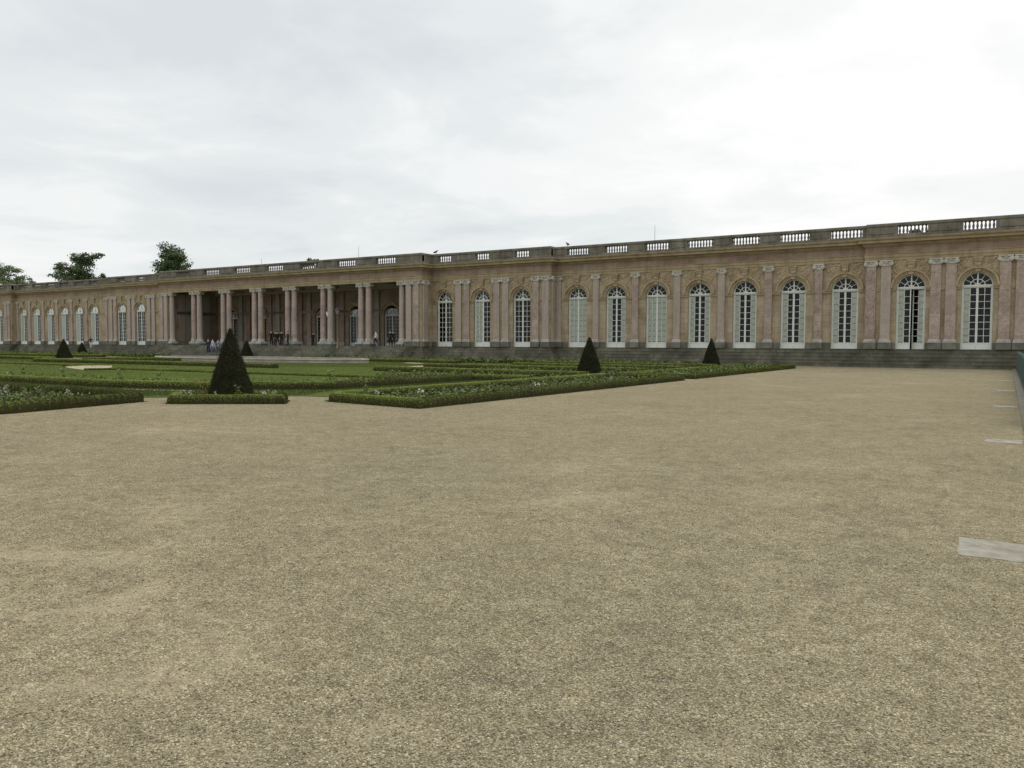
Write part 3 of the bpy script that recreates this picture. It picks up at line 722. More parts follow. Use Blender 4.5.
rr = random.Random(3)
carving_me = []
for sx in (-1, 1):
    cv = MB(); ring(cv, A+.42, A+.5, -.03, .012, 0, R(93) if sx < 0 else R(40), R(140) if sx < 0 else R(87), 12)
    for k in range(120):
        xx = rr.uniform(.22, 1.40); zt = ZA-ZSP-.1; zl = math.sqrt(max(0, (A+.44)**2-xx*xx))
        if zl > zt: continue
        zz_ = zl+(zt-zl)*rr.random()**1.2; s_ = rr.uniform(.05, .13)
        if (xx > 1.15 and rr.random() < .5): continue
        cv.ico((sx*xx, .0, zz_), s_, (rr.uniform(.7, 1.3), .55, rr.uniform(.7, 1.5)))
    carving_me.append(cv.mesh('spandrel_carving', M['arch']))
bays = [(x, YP) for x in PX]+[(x, YW) for x in WX]+[(x, YM) for x in MX+L2X]+[(x, YW) for x in LX]+[(x, YF) for x in FX]
for x, y in bays:
    l = at(x, y, ZSP); link('archivolt', archivolt_me, palace, l); link('keystone', keystone_me, palace, l); [link('spandrel_carving', q, palace, l) for q in carving_me]

# ---- French windows: casing > door leaves, glass, shutters, fanlight
H0, HT = .0, ZSP-ZS                              # local heights, transom centre near the springing
def casing():
    b = MB()
    for s_ in (-1, 1): b.box(min(s_*.94, s_*A), max(s_*.94, s_*A), -.05, .09, 0, HT-.12)
    b.box(-A, A, -.09, .1, HT-.12, HT+.06); b.box(-A+.02, A-.02, -.12, -.09, HT-.03, HT+.05)
    ring(b, .93, A, -.05, .09, HT+.06-.06, 0, math.pi, 22)
    return b.mesh('window', M['white'])
def fan():
    b = MB(); zc = HT+.06
    ring(b, .46, .515, -.03, .03, zc-.06); ring(b, .13, .2, -.03, .03, zc-.06)
    b.box(-.05, .05, -.05, .04, zc, zc+.88)
    for d in (30, 60, 120, 150):
        a = R(d); c, s_ = math.cos(a), math.sin(a); b.tube([(c*.5, 0, zc-.06+s_*.5), (c*.95, 0, zc-.06+s_*.95)], .024, 4)
    for d in (45, 135):
        a = R(d); c, s_ = math.cos(a), math.sin(a); b.tube([(c*.18, 0, zc-.06+s_*.18), (c*.48, 0, zc-.06+s_*.48)], .024, 4)
    return b.mesh('fanlight', M['white'])
PZ0, PZ1 = .52, HT-.17
def leaf(sx):
    """one door leaf hinged at its outer edge (local x runs from the hinge to the meeting stile)"""
    b = MB(); W = .94
    X = lambda u: sx*(-1)*u                      # hinge at 0, towards the middle
    def bx(u0, u1, y0, y1, z0, z1): b.box(min(X(u0), X(u1)), max(X(u0), X(u1)), y0, y1, z0, z1)
    bx(.004, .07, -.03, .03, .01, HT-.13); bx(W-.075, W-.004, -.035, .03, .01, HT-.13)
    bx(.07, W-.075, -.028, .025, .01, .10); bx(.07, W-.075, -.028, .025, PZ0-.08, PZ0); bx(.07, W-.075, -.028, .025, PZ1, HT-.13); bx(.07, W-.075, -.012, .012, .10, PZ0-.08)
    mid = (.07+W-.075)/2
    bx(mid-.018, mid+.018, -.022, .018, PZ0, PZ1)
    for k in range(1, 8):
        q = PZ0+(PZ1-PZ0)*k/8; bx(.07, mid-.018, -.02, .018, q-.016, q+.016); bx(mid+.018, W-.075, -.02, .018, q-.016, q+.016)
    return b.mesh('door_leaf', M['white'])
def pane(sx):
    b = MB(); W = .94; x0, x1 = sorted((-sx*.06, -sx*(W-.06))); b.quad((x0, .008, PZ0-.02), (x1, .008, PZ0-.02), (x1, .008, PZ1+.02), (x0, .008, PZ1+.02)); return b.mesh('glass', M['glass'])
def fanglass():
    b = MB(); arc = [(.95*math.cos(math.pi*i/16), .012, HT+.95*math.sin(math.pi*i/16)) for i in range(17)]; b.add(arc, [tuple(range(16, -1, -1))]); return b.mesh('glass', M['glass'])
def shut(cols):
    """interior shutter boards standing behind the glass, one panel to each row of panes"""
    b = MB()
    for c in cols:
        x0 = -.9+.455*c+(.0 if c < 2 else -.02); 
        for k in range(8):
            z0 = PZ0+(PZ1-PZ0)*k/8; z1 = PZ0+(PZ1-PZ0)*(k+1)/8
            b.bbox(x0+.03, x0+.43, .022, .05, z0+.045, z1-.035, .006)
        b.box(x0+.0, x0+.03, .035, .05, PZ0, PZ1); b.box(x0+.43, x0+.455, .035, .05, PZ0, PZ1)
    return b.mesh('shutter', M['shutter'])
me_case, me_fan, me_fg = casing(), fan(), fanglass()
me_leaf = {s_: leaf(s_) for s_ in (-1, 1)}; me_pane = {s_: pane(s_) for s_ in (-1, 1)}
me_sh = {k: shut(k) for k in ((0, 3), (0, 1, 2, 3), (0,), (0, 1), (3,))}
def window(x, y, cols=None, ajar=0., set_in=.3):
    w = link('window', me_case, palace, at(x, y+set_in, ZS+.004))
    f = link('fanlight', me_fan, w, (0, 0, 0)); link('glass', me_fg, w)
    for s_ in (-1, 1):
        l = link('door_leaf', me_leaf[s_], w, (s_*.94, 0, 0)); g_ = link('glass', me_pane[s_], w, (s_*.94, 0, 0))
        if ajar and s_ == 1:
            l.rotation_euler.z = g_.rotation_euler.z = ajar
            q_ = link('shutter', me_sh[(3,)], w); q_.rotation_euler.z = ajar; q_.location = (.94-.94*math.cos(ajar), -.94*math.sin(ajar), 0)
    if cols: link('shutter', me_sh[cols], w)
    return w
for x, c in zip(WX, [(0, 1, 2, 3), (0, 3), (0, 1, 2, 3), (0, 3), (0, 3), (0, 3), (0, 3)]): window(x, YW, c)
window(PX[0], YP, (0,), ajar=R(-26)); window(PX[1], YP, (0,)); window(PX[2], YP, (0, 3))
for x, c in zip(MX, [None, (0, 1), None]): window(x, YM, c)
for x in L2X: window(x, YM, set_in=.16)
for i, x in enumerate(LX): window(x, YW, (0, 1), set_in=.12)
for x in FX: window(x, YF, (0, 1), set_in=.12)

# ---- pilasters: shaft > base, capital, pedestal
def volute(b, cx, cy, cz, r, y0, y1):
    n = 14; V = []; F = []
    for y in (y0, y1):
        for i in range(n): V.append((cx+r*math.cos(2*math.pi*i/n), y, cz+r*math.sin(2*math.pi*i/n)))
    F = [(i, (i+1) % n, n+(i+1) % n, n+i) for i in range(n)]+[tuple(range(n)), tuple(range(2*n-1, n-1, -1))]
    b.add(V, F)
    b.ico((cx, y0, cz), r*.42, (1, .5, 1))
def pil_meshes(w, d):
    s_ = MB(); s_.bbox(-w/2, w/2, -d, .01, 2.2, 7.93, .015)
    c = MB(); c.box(-w/2-.03, w/2+.03, -d-.04, .01, 7.93, 8.02); c.box(-w/2-.02, w/2+.02, -d-.03, .01, 8.0, 8.28)
    for q in (-1, 1): volute(c, q*(w/2+.02), 0, 8.13, .15, -d-.10, .0)
    c.box(-w/2-.12, w/2+.12, -d-.11, .01, 8.285, 8.375)
    c.ico((0, -d-.06, 8.2), .10, (1.4, .5, .8))
    ba = MB(); ba.bbox(-w/2-.1, w/2+.1, -d-.11, .01, ZI+.004, ZI+.10, .01); ba.bbox(-w/2-.085, w/2+.085, -d-.095, .01, ZI+.10, ZI+.17, .03); ba.bbox(-w/2-.04, w/2+.04, -d-.045, .01, ZI+.17, 2.21, .015)
    pd = MB(); pd.bbox(-w/2-.13, w/2+.13, -d-.12, -.09, ZS+.006, ZI+.002, .012)
    return s_.mesh('pilaster', M['pink']), c.mesh('capital', M['capital']), ba.mesh('base', M['base']), pd.mesh('pedestal', M['plinth'])
PM = {k: pil_meshes(*k) for k in ((.62, .15), (.72, .17), (.9, .12))}
def pilaster(x, y, k=(.72, .17), mat=None, rz=0.):
    p = link('pilaster', PM[k][0], palace, at(x, y, 0)); p.rotation_euler.z = rz
    for nm, me in zip(('capital', 'base', 'pedestal'), PM[k][1:]): link(nm, me, p)
    return p
for j in range(6): pilaster(WX[j]+2.026, YW, (.62, .15))
pilaster(XM+.36, YW, (.62, .15)); 
for x in (-9.36, -8.27, -4.80, -3.77, -.28, .75): pilaster(x, YP)
for x in (-49.08, -48.03, -44.32, -43.25, -39.72, -38.60): pilaster(x, YM)
for x in (-111.1, -110.05, -106.7, -105.6, -102.1, -101.05): pilaster(x, YM)
for j in range(5): pilaster(LX[j]-2.015, YW, (.62, .15))
pilaster(XL-1.9, YW, (.62, .15)); pilaster(XF+.4, YW, (.62, .15))
for x in (-140.1, -141.0, -145.1, -146.1, -149.6, -150.5, -154.1, -155.0): pilaster(x, YF)
# the colonnade's end piers: pilasters on the front and on the return
for x in (XPE-.66, XPE-1.68, XL2+.45, XL2+1.36): pilaster(x, YPE)
pilaster(XPE, YPE+.5, (.72, .17), rz=R(90)); pilaster(XM, YM+.46, (.62, .15), rz=R(90))

# ---- free-standing columns
cs = MB(); cs.lathe([(.35, 2.28), (.36, 2.33), (.345, 2.4), (.345, 4.), (.335, 5.5), (.305, 7.7), (.30, 7.86), (.33, 7.9), (.33, 7.94)], n=24)
cc = MB(); cc.lathe([(.31, 7.94), (.35, 7.97), (.37, 8.03), (.37, 8.1)], n=20)
for yq in (-1, 1):
    for q in (-1, 1):
        b_ = MB(); volute(cc, q*.36, 0, 8.12, .15, *sorted((yq*.34, yq*.12)))
cc.box(-.42, .42, -.36, .36, 8.14, 8.28); cc.box(-.47, .47, -.42, .42, 8.285, 8.376)
cb = MB(); cb.bbox(-.5, .5, -.5, .5, ZS+.24, ZS+.46, .015); cb.lathe([(.46, ZS+.46), (.49, ZS+.5), (.49, ZS+.55), (.45, ZS+.6), (.40, ZS+.64), (.42, ZS+.70), (.42, ZS+.75), (.38, ZS+.8), (.36, ZS+.86)], n=24)
cpd = MB(); cpd.bbox(-.54, .54, -.54, .54, ZS+.005, ZS+.24, .015)
cme = [cs.mesh('column', M['column'], smooth=True), cc.mesh('capital', M['capital']), cb.mesh('base', M['base']), cpd.mesh('pedestal', M['plinth'])]
YC = YPE+.26
CC = -75.25
cols = [-94.85, -55.45]
for k in range(6):
    c = CC+5.8*(k-2.5); cols += [c-.56, c+.56]
for x in cols:
    o = link('column', cme[0], palace, at(x, YC, 0)); o.rotation_euler.z = random.choice((0, R(180)))
    for nm, me in zip(('capital', 'base', 'pedestal'), cme[1:]): link(nm, me, o)
# ---- inside the colonnade
YB = 74.6
b = MB(); b.box(XL2+2.0, XPE-2.0, YPE-1.0, 82, ZS-.3, ZS-.001+.003); part('colonnade_floor', b, M['pave'])
b = MB(); b.box(XL2+.5, XPE-.5, YPE+.92, 82, ZA+.62, ZA+.9)
for x in [CX+5.77*(k-2.5) for k in range(6)]: b.box(x-.4, x+.4, YPE+.9, YB, ZA+.1, ZA+.62)
b.box(XL2+2, XPE-2, YB-.5, YB, ZA-.1, ZA+.62)
part('colonnade_ceiling', b, M['ceiling'])
b = MB(); bx = [CX+5.77*k for k in range(-3, 4)]
arch_wall(b, XL2+2, XPE-2, ZS, ZA+.65, YB, .6, [(x, 1.15, ZS, 5.2) for x in bx]); part('colonnade_back_wall', b, M['inner'])
p = XL2+2
for x in bx+[None]:
    q = XPE-2 if x is None else x-1.17
    b = MB(); b.box(p+.01, q-.01, YB-.26, YB+.0, 5.62, 5.9); part('impost_band', b, M['dark'])
    if x is not None: p = x+1.17
# the left end wall: panels of dark red and grey green marble under the same band
xw = XL2+1.79
for k, (ya, yb, m_) in enumerate(((YPE+1.6, YPE+2.5, 'red'), (YPE+2.75, YPE+3.9, 'greenmarble'), (YPE+4.15, YPE+5.1, 'red'), (YPE+5.4, YPE+6.5, 'greenmarble'))):
    o = MB(); o.bbox(xw-.02, xw+.07, ya, yb, ZS+.5, 5.5, .015); part('wall_panel', o, M[m_])
    o = MB(); o.bbox(xw-.02, xw+.06, ya, yb, 6.0, ZA-.15, .015); part('wall_panel', o, M[m_])
o = MB(); o.box(xw-.02, xw+.14, YPE+1.3, YB-.3, 5.62, 5.9); part('impost_band', o, M['dark'])
for x in bx: link('archivolt', archivolt_me, palace, at(x, YB-.002, 5.2)).scale = (1.13, 1, 1.13)
for i in range(8):
    x = CX+5.77*(i-3.5)
    for q in (-1, 1):
        o = MB(); xx = x+q*.78; o.bbox(xx-.34, xx+.34, YB-.2, YB-.135, ZS+.5, ZA-.12, .015)
        if i in (0, 7) and ((i == 0) == (q < 0)): continue
        part('wall_pilaster', o, M['red'] if (i+q) % 3 else M['greenmarble'])
        o2 = MB(); o2.bbox(xx-.4, xx+.4, YB-.24, YB-.01, ZS+.006, ZS+.5, .015); part('wall_pilaster_base', o2, M['base'])
for i, x in enumerate(bx):
    w = link('window', me_case, palace, at(x, YB+.3, ZS+.004)); w.scale = (1.13, 1, (5.2-ZS)/HT)
    link('fanlight', me_fan, w); link('glass', me_fg, w)
    for s_ in (-1, 1): link('door_leaf', me_leaf[s_], w, (s_*.94, 0, 0)); link('glass', me_pane[s_], w, (s_*.94, 0, 0))
# ochre door leaf against the wall; its colour imitates golden light in the arch
o = MB(); o.bbox(bx[1]+.25, bx[1]+1.2, YB-.24, YB-.19, ZS+.02, 5.0, .015)
for k in range(3): o.bbox(bx[1]+.36, bx[1]+1.09, YB-.265, YB-.24, ZS+.2+k*1.15, ZS+1.2+k*1.15, .012)
part('golden_light_door', o, M['door'])
o = MB(); o.box(XL2+2, XPE-2, 80, 80.2, ZS, ZA+.6); part('interior_wall', o, M['inside'])
# lightning rods
for x, y, h in ((-27.9, 70.0, 1.4), (-62.6, 68.2, 1.4), (-78.6, 68.2, .9)):
    b = MB(); b.tube([(x, y, ZB+.2), (x, y, ZB+BH+h)], [.022, .012], 6); part('lightning_rod', b, M['darkiron'])

# ------------------------------------------------------------------ lamp post before the colonnade
lp = empty('lamp_post', (-63.25, 65.45, ZS-R5)); tag(lp, 'slender bronze lamp post with lantern before the colonnade', 'lamp post')
b = MB(); b.lathe([(.2, 0), (.2, .12), (.14, .2), (.14, .5), (.08, .6), (.065, 1.2), (.055, 3.4), (.09, 3.45), (.05, 3.52), (.045, 3.75)], n=14); b.build('pole', M['iron'], lp, smooth=True)
b = MB(); b.tube([(-.42, 0, 3.62), (-.2, 0, 3.55), (.2, 0, 3.55), (.42, 0, 3.62)], .03, 6)
for q in (-1, 1): b.lathe([(.02, 3.6), (.07, 3.66), (.07, 3.7)], q*.42, 0, 8)
b.build('arm', M['darkiron'], lp)
b = MB(); b.lathe([(.14, 3.76), (.27, 4.25)], n=6)
b.build('lantern', M['amber'], lp)
lan = lp.children[-1]
b = MB(); b.lathe([(.30, 4.25), (.30, 4.29), (.16, 4.5), (.06, 4.56), (.06, 4.66), (.0, 4.78)], n=6); b.lathe([(.16, 3.72), (.16, 3.76)], n=6)
for i in range(6):
    a = math.pi*i/3; b.tube([(.145*math.cos(a), .145*math.sin(a), 3.76), (.275*math.cos(a), .275*math.sin(a), 4.25)], .02, 4)
b.build('lantern_frame', M['darkiron'], lan)

# ------------------------------------------------------------------ slabs, kerb, fence on the right
G_S = 'pale slabs let into the gravel by the kerb'
for (cy, ln, tw, lab) in ((7.85, .70, 0.02, 'worn pale stone slab in the gravel, nearest of the row'), (16.95, .6, -.03, 'second pale stone slab of the row along the right kerb'), (26.7, .62, .02, 'third pale stone slab of the row along the right kerb'),
                 (36.2, .6, 0., 'fourth pale stone slab of the row along the right kerb'), (46.8, .6, 0., 'farthest pale stone slab of the row along the right kerb')):
    b = MB(); n = 24; top = []
    for i in range(n):
        u = i/n*4; k = int(u); f = u-k; c = [(-.3, -ln/2), (.28, -ln/2), (.28, ln/2), (-.3, ln/2)]; p, q = c[k], c[(k+1) % 4]
        top.append((p[0]+(q[0]-p[0])*f+random.uniform(-.02, .02), p[1]+(q[1]-p[1])*f+random.uniform(-.02, .02)))
    b.add([(x, y, -.1) for x, y in top]+[(x, y, .0) for x, y in top]+[(x*.97, y*.97, .003) for x, y in top],
          [(i, (i+1) % n, n+(i+1) % n, n+i) for i in range(n)]+[(n+i, n+(i+1) % n, 2*n+(i+1) % n, 2*n+i) for i in range(n)]+[tuple(range(2*n, 3*n))])
    o = b.build('stone_slab', M['slab'], None, loc=(.0, cy, .004)); o.rotation_euler.z = tw; tag(o, lab, 'slab', G_S)
b = MB(); y = -6.
while y < 67.6:
    b.bbox(.33, .56, y, min(67.8, y+1.46), -.1, .07, .02); y += 1.47
tag(b.build('kerb', M['kerb']), kind='structure')
fn = empty('fence', (.64, 44, 0)); tag(fn, 'teal painted metal fence along the right edge of the gravel', 'fence')
pm = MB(); rl = MB(); y0, y1 = -24., 23.9
pm.box(-.012, .012, y0, y1, .14, 1.16); k = y0
while k < y1: pm.box(-.022, -.012, k, k+.05, .14, 1.16); k += .25
pm.build('panel', M['fence'], fn)
rl.box(-.035, .035, y0, y1, 1.16, 1.22); rl.box(-.03, .03, y0, y1, .08, .14); rl.build('rail', M['fence'], fn)
k = y0
pp = MB(); pp.bbox(-.05, .05, -.05, .05, -.1, 1.32, .01); pme = pp.mesh('post', M['fence'])
while k <= y1+.1: link('post', pme, fn, (0, k, 0)); k += 2.395

# ------------------------------------------------------------------ loose stones in the foreground (too many to count)
n = 100000
d = 2.4+np.minimum(RNG.exponential(2.1, n), 12); az = RNG.uniform(-1.42, .32, n)           # fan in front of the viewer
x = d*np.sin(az); y = d*np.cos(az)
keep = ~((x > .29) & (x < .64)) & (x < 2)
x, y, d = x[keep], y[keep], d[keep]
cl = np.sin(x*1.9+1.3*np.sin(y*1.1))+np.sin(y*2.3+x*.7)+RNG.normal(0, 1.1, len(x)); keep = cl > -.9; x, y, d = x[keep], y[keep], d[keep]; n = len(x)
r = (.0022+.0040*RNG.random(n)**3)*np.clip(d/5., 1, 1.4)
oc = np.array([(1, 0, 0), (0, 1, 0), (-1, 0, 0), (0, -1, 0), (0, 0, 1), (0, 0, -1)], float)
a = RNG.uniform(0, 6.28, n); ca, sa = np.cos(a)[:, None], np.sin(a)[:, None]
V = oc[None]*(r[:, None]*RNG.uniform(.65, 1.45, (n, 6)))[:, :, None]
V[:, :, 2] *= .62; V = np.stack([V[:, :, 0]*ca-V[:, :, 1]*sa*1.2, V[:, :, 0]*sa+V[:, :, 1]*ca, V[:, :, 2]], 2)
V += np.stack([x, y, r*.25+.001], 1)[:, None, :]
F = np.array([(0, 1, 4), (1, 2, 4), (2, 3, 4), (3, 0, 4), (1, 0, 5), (2, 1, 5), (3, 2, 5), (0, 3, 5)])
me = bpy.data.meshes.new('loose_gravel'); me.vertices.add(n*6); me.vertices.foreach_set('co', V.astype(np.float32).ravel())
fi = (F[None]+(np.arange(n)*6)[:, None, None]).reshape(-1).astype(np.int32)
me.loops.add(len(fi)); me.loops.foreach_set('vertex_index', fi); me.polygons.add(len(fi)//3); me.polygons.foreach_set('loop_start', np.arange(0, len(fi), 3, dtype=np.int32))
me.materials.append(M['pebble']); me.update(calc_edges=True)
tag(link('loose_gravel', me), 'loose small stones lying on the gravel in the foreground', 'gravel', kind='stuff')

# ------------------------------------------------------------------ trees beyond the palace
def tree(x, y, h, blobs, label, m, seed, leafs, size, trunk_h=.5):
    """blobs: (dx, dy, z, rx, rz) leaf masses"""
    rg = np.random.default_rng(seed); root = empty('tree', (x, y, 0)); tag(root, label, 'tree', 'trees rising behind the palace roof')
    tk = MB(); tk.tube([(0, 0, 0), (.1, 0, h*.25), (-.1, .1, h*trunk_h), (0, 0, h*.8)], [.6, .45, .32, .1], 9)
    blobs = [(a_*.88, b_, c_, d_*.8, e_*.92) for a_, b_, c_, d_, e_ in blobs]
    for dx, dy, z_, rx, rz in blobs:
        zb = max(h*.3, z_-rx*1.4); tk.tube([(0, 0, zb*.9), (dx*.5, dy*.5, (zb+z_)/2), (dx, dy, z_)], [.2, .13, .05], 6)
        for q in range(4):
            a = rg.uniform(0, 6.28); tk.tube([(dx*.7, dy*.7, z_-rz*.4), (dx+rx*.8*math.cos(a), dy+rx*.8*math.sin(a), z_+rz*.5*math.sin(a*3))], [.07, .02], 5)
    tk.build('trunk', M['bark'], root, smooth=True)
    tot = sum(b[3]**2*b[4] for b in blobs); P = []; Nn = []
    for dx, dy, z_, rx, rz in blobs:
        n = int(leafs*rx*rx*rz/tot); nc = max(6, n//55)          # twig clusters inside each mass
        cd = rg.normal(0, 1, (nc, 3)); cd /= np.linalg.norm(cd, axis=1)[:, None]; cd *= rg.uniform(.35, 1.05, (nc, 1))
        C = cd*np.array([rx, rx, rz])+np.array([dx, dy, z_]); idx = rg.integers(0, nc, n)
        P.append(C[idx]+rg.normal(0, .2, (n, 3))*np.array([rx, rx, rz])*.9); Nn.append(cd[idx]+np.array([0, 0, .5]))
    P = np.vstack(P); Nn = np.vstack(Nn)
    link('crown', np_mesh('crown', leaves(P, Nn, np.full(len(P), size), .8, .7), 4, m), root)
    return root
tree(-260.5, 150, 31, [(-9, 0, 26.5, 4.6, 1.9), (-5, 3, 29.0, 3.6, 1.4), (-7, -2, 23.5, 4.6, 2.0), (3, 0, 29.0, 5.4, 2.4), (7, 2, 30.0, 4.0, 1.3), (4, -2, 25.6, 5.2, 2.8), (-1, 0, 22.0, 7.5, 2.4), (6, 0, 22.5, 4.5, 2.2)],
     'dark broad tree with ragged tiered crown above the left wing roof', M['treeleaf_dark'], 1, 8500, .55)
tree(-211.6, 150, 31, [(0, 0, 28.6, 4.6, 2.6), (-4.5, 1, 26.6, 3.6, 1.6), (3.5, 0, 26.8, 4.2, 2.2), (6, 0, 24.2, 3.2, 2.4), (0, 0, 24.4, 5.6, 2.4), (-3, 0, 22.0, 5, 2.), (4, 1, 22, 5, 2)],
     'dark round tree rising behind the left end of the colonnade', M['treeleaf_dark'], 2, 9500, .5)
tree(-309, 150, 30, [(0, 0, 28.5, 5.5, 2.0), (7, 0, 27.0, 4.6, 1.8), (-7, 0, 27, 6, 2.6), (14, 0, 24.0, 4.5, 1.5), (3, 0, 24.0, 6.0, 1.8), (21, 0, 22.4, 3.5, 1.1), (9, 0, 22.2, 7, 1.6)],
     'pale feathery tree at the far left edge behind the roof', M['treeleaf_pale'], 3, 5200, .5)
tree(-246.7, 150, 24.6, [(0, 0, 23.0, 1.6, 1.3), (-1.2, 0, 21.8, 1.8, .8), (1.0, 0, 21.6, 1.6, .8)], 'small dark treetop between two bigger trees over the roof', M['treeleaf_dark'], 4, 900, .5)
tree(-238.5, 150, 22.6, [(0, 0, 21.8, 1.2, .6), (2.5, 0, 21.7, 1.0, .7)], 'tiny treetop just showing above the left wing roof', M['treeleaf_dark'], 5, 500, .45)
tree(-154.5, 150, 24.3, [(0, 0, 22.9, 2.6, 1.1), (-3, 0, 22.0, 2.2, .9), (3, 0, 22.0, 2.4, .9)], 'green treetop showing through the balustrade of the colonnade', M['treeleaf_mid'], 6, 1500, .5)
tree(-13.5, 150, 22.6, [(0, 0, 20.6, 1.6, .7), (2.6, 0, 20.2, 1.6, .7), (-2, 0, 19.8, 2, .8)], 'green treetop showing through the balustrade on the right', M['treeleaf_mid'], 7, 1200, .5)

# ------------------------------------------------------------------ pigeons on the balustrade
def pigeon(loc, rz, label):
    b = MB(); b.add(*_pigeon()); o = b.build('pigeon', M['bird'], None, loc=loc, smooth=True); o.rotation_euler.z = rz; o.scale = (1.4, 1.4, 1.7); tag(o, label, 'bird', 'pigeons on the balustrade')
def _pigeon():
    ring_ = [(-.2, .10, .004, .03), (-.13, .11, .025, .05), (-.05, .13, .055, .065), (.03, .15, .06, .07), (.09, .18, .045, .055), (.12, .215, .028, .034), (.145, .245, .028, .03), (.17, .247, .02, .02), (.2, .24, .004, .004)]
    V = []; F = []; n = 10
    for x_, z_, w, h in ring_:
        for i in range(n): a = 2*math.pi*i/n; V.append((x_, w*math.cos(a), z_+h*math.sin(a)))
    for k in range(len(ring_)-1):
        for i in range(n): F.append((k*n+i, k*n+n+i, k*n+n+(i+1) % n, k*n+(i+1) % n))
    F += [tuple(range(n)), tuple((len(ring_)-1)*n+i for i in range(n-1, -1, -1))]
    for s_ in (-1, 1):
        o = len(V); V += [(.02, s_*.025, 0), (.035, s_*.025, 0), (.02, s_*.035, 0), (.01, s_*.02, .1), (.03, s_*.02, .1), (.02, s_*.035, .1)]
        F += [(o, o+1, o+4, o+3), (o+1, o+2, o+5, o+4), (o+2, o, o+3, o+5)]
    return V, F
pigeon((-52.2, 68.85, ZB+BH), R(30), 'dark pigeon perched on the balustrade at the colonnade corner')
pigeon((-36.9, 69.9, ZB+BH), R(160), 'dark pigeon perched on the balustrade at the right wing corner')

# ------------------------------------------------------------------ people
skin = plain('skin', (.55, .37, .28), .6)
def cloth(n, c): return plain(n, c, .85)
def person(loc, rz, h, label, top, legs, hair, walk=0., arms=.1, long_hair=False, shoes=(.02, .02, .02)):
    s_ = h/1.72; J = {}; E = []; Rr = {}
    def j(n, x_, y_, z_, r_, p=None):
        J[n] = (x_*s_, y_*s_, z_*s_); Rr[n] = r_*s_
        if p: E.append((p, n))
    j('pel', 0, 0, .95, .15); j('wai', 0, 0, 1.08, .135, 'pel'); j('che', 0, -.01, 1.27, .155, 'wai'); j('sho', 0, 0, 1.40, .11, 'che'); j('nec', 0, .0, 1.475, .055, 'sho'); j('hea', 0, -.015, 1.57, .085, 'nec'); j('hd2', 0, -.01, 1.645, .078, 'hea')
    j('nos', 0, -.105, 1.565, .014, 'hea')
    for q, n in ((-1, 'L'), (1, 'R')):
        w = walk*q
        j('hip'+n, q*.10, -w*.02, .88, .10, 'pel'); j('kne'+n, q*.105, -.03-w*.16, .49, .065, 'hip'+n); j('ank'+n, q*.11, -w*.24+(.10*(w < 0)*walk), .09+(.05 if w < 0 else 0), .042, 'kne'+n); j('toe'+n, q*.125, -w*.24-.16+(.10*(w < 0)*walk), .04+(.02 if w < 0 else 0), .04, 'ank'+n)
        j('shl'+n, q*.185, 0, 1.385, .065, 'sho'); j('elb'+n, q*(.21+arms), .03+w*.1, 1.11, .045, 'shl'+n); j('wri'+n, q*(.20+arms*.8), -.05-w*.02+w*.14, .88, .03, 'elb'+n); j('pal'+n, q*(.195+arms*.8), -.065+w*.15, .81, .032, 'wri'+n)
        for f in range(4): j('f%d%s' % (f, n), q*(.19+arms*.8-.01), -.10+f*.02+w*.15, .735-.008*(f in (1, 2))+.004*f, .0085, 'pal'+n)
        j('th'+n, q*(.175+arms*.8), -.115+w*.15, .79, .010, 'pal'+n)
    names = list(J); me = bpy.data.meshes.new('person'); me.from_pydata([J[k] for k in names], [(names.index(a_), names.index(b_)) for a_, b_ in E], [])
    o = bpy.data.objects.new('person', me); COL.objects.link(o)
    o.modifiers.new('s', 'SKIN'); o.modifiers.new('u', 'SUBSURF').levels = 1
    sv = me.skin_vertices[0].data
    for i, k in enumerate(names): sv[i].radius = (Rr[k], Rr[k]*(.72 if k in ('pel', 'wai', 'che', 'sho') else 1)); sv[i].use_root = (k == 'pel')
    dg = bpy.context.evaluated_depsgraph_get(); dg.update(); nm = bpy.data.meshes.new_from_object(o.evaluated_get(dg)); o.modifiers.clear(); o.data = nm; bpy.data.meshes.remove(me); nm.name = 'person'
    nm.materials.clear()
    for m in (cloth('trousers', legs), cloth('top', top), skin, cloth('shoes', shoes)): nm.materials.append(m)
    pal = [Vector(J['pal'+n]) for n in 'LR']
    for p in nm.polygons:
        c = p.center; p.use_smooth = True; hand = min((c-q).length for q in pal) < .11*s_
        p.material_index = 2 if (hand or c.z > 1.44*s_) else 3 if c.z < .085*s_ else 0 if (c.z < .93*s_ and abs(c.x) < .19*s_) else 1
    o.location = loc; o.rotation_euler.z = rz
    hb = MB(); V = []; F = []; n = 12; K = 7
    for k in range(K+1):
        ph = R(92)*k/K if not long_hair else R(120)*k/K
        for i in range(n):
            a = 2*math.pi*i/n; fr = 1. if math.sin(a) > -.35 else .62 if k > K*.55 else 1.
            V.append((.092*s_*math.sin(ph)*math.cos(a), (.01+.103*math.sin(ph)*math.sin(a)*fr)*s_, (1.60+.115*math.cos(ph)*(1 if math.cos(ph) > 0 else 2.2))*s_))
    F = [(k*n+i, k*n+n+i, k*n+n+(i+1) % n, k*n+(i+1) % n) for k in range(K) for i in range(n)]
    hb.add(V, F); hb.build('hair', cloth('hair', hair), o, smooth=True)
    return tag(o, label, 'person')
BL, DK, BR = (.012, .010, .008), (.016, .016, .018), (.05, .03, .018)
ZF = ZS+.006
person((-83.9, 64.35, R5), R(20), 1.98, 'person in dark blue top standing left in the pair below the colonnade', (.03, .04, .08), (.02, .025, .05), BR)
person((-83.0, 64.3, R5), R(-15), 1.98, 'person in pale blue shirt standing beside the dark clothed one on the lower steps', (.42, .47, .55), (.09, .12, .2), BR, .5)
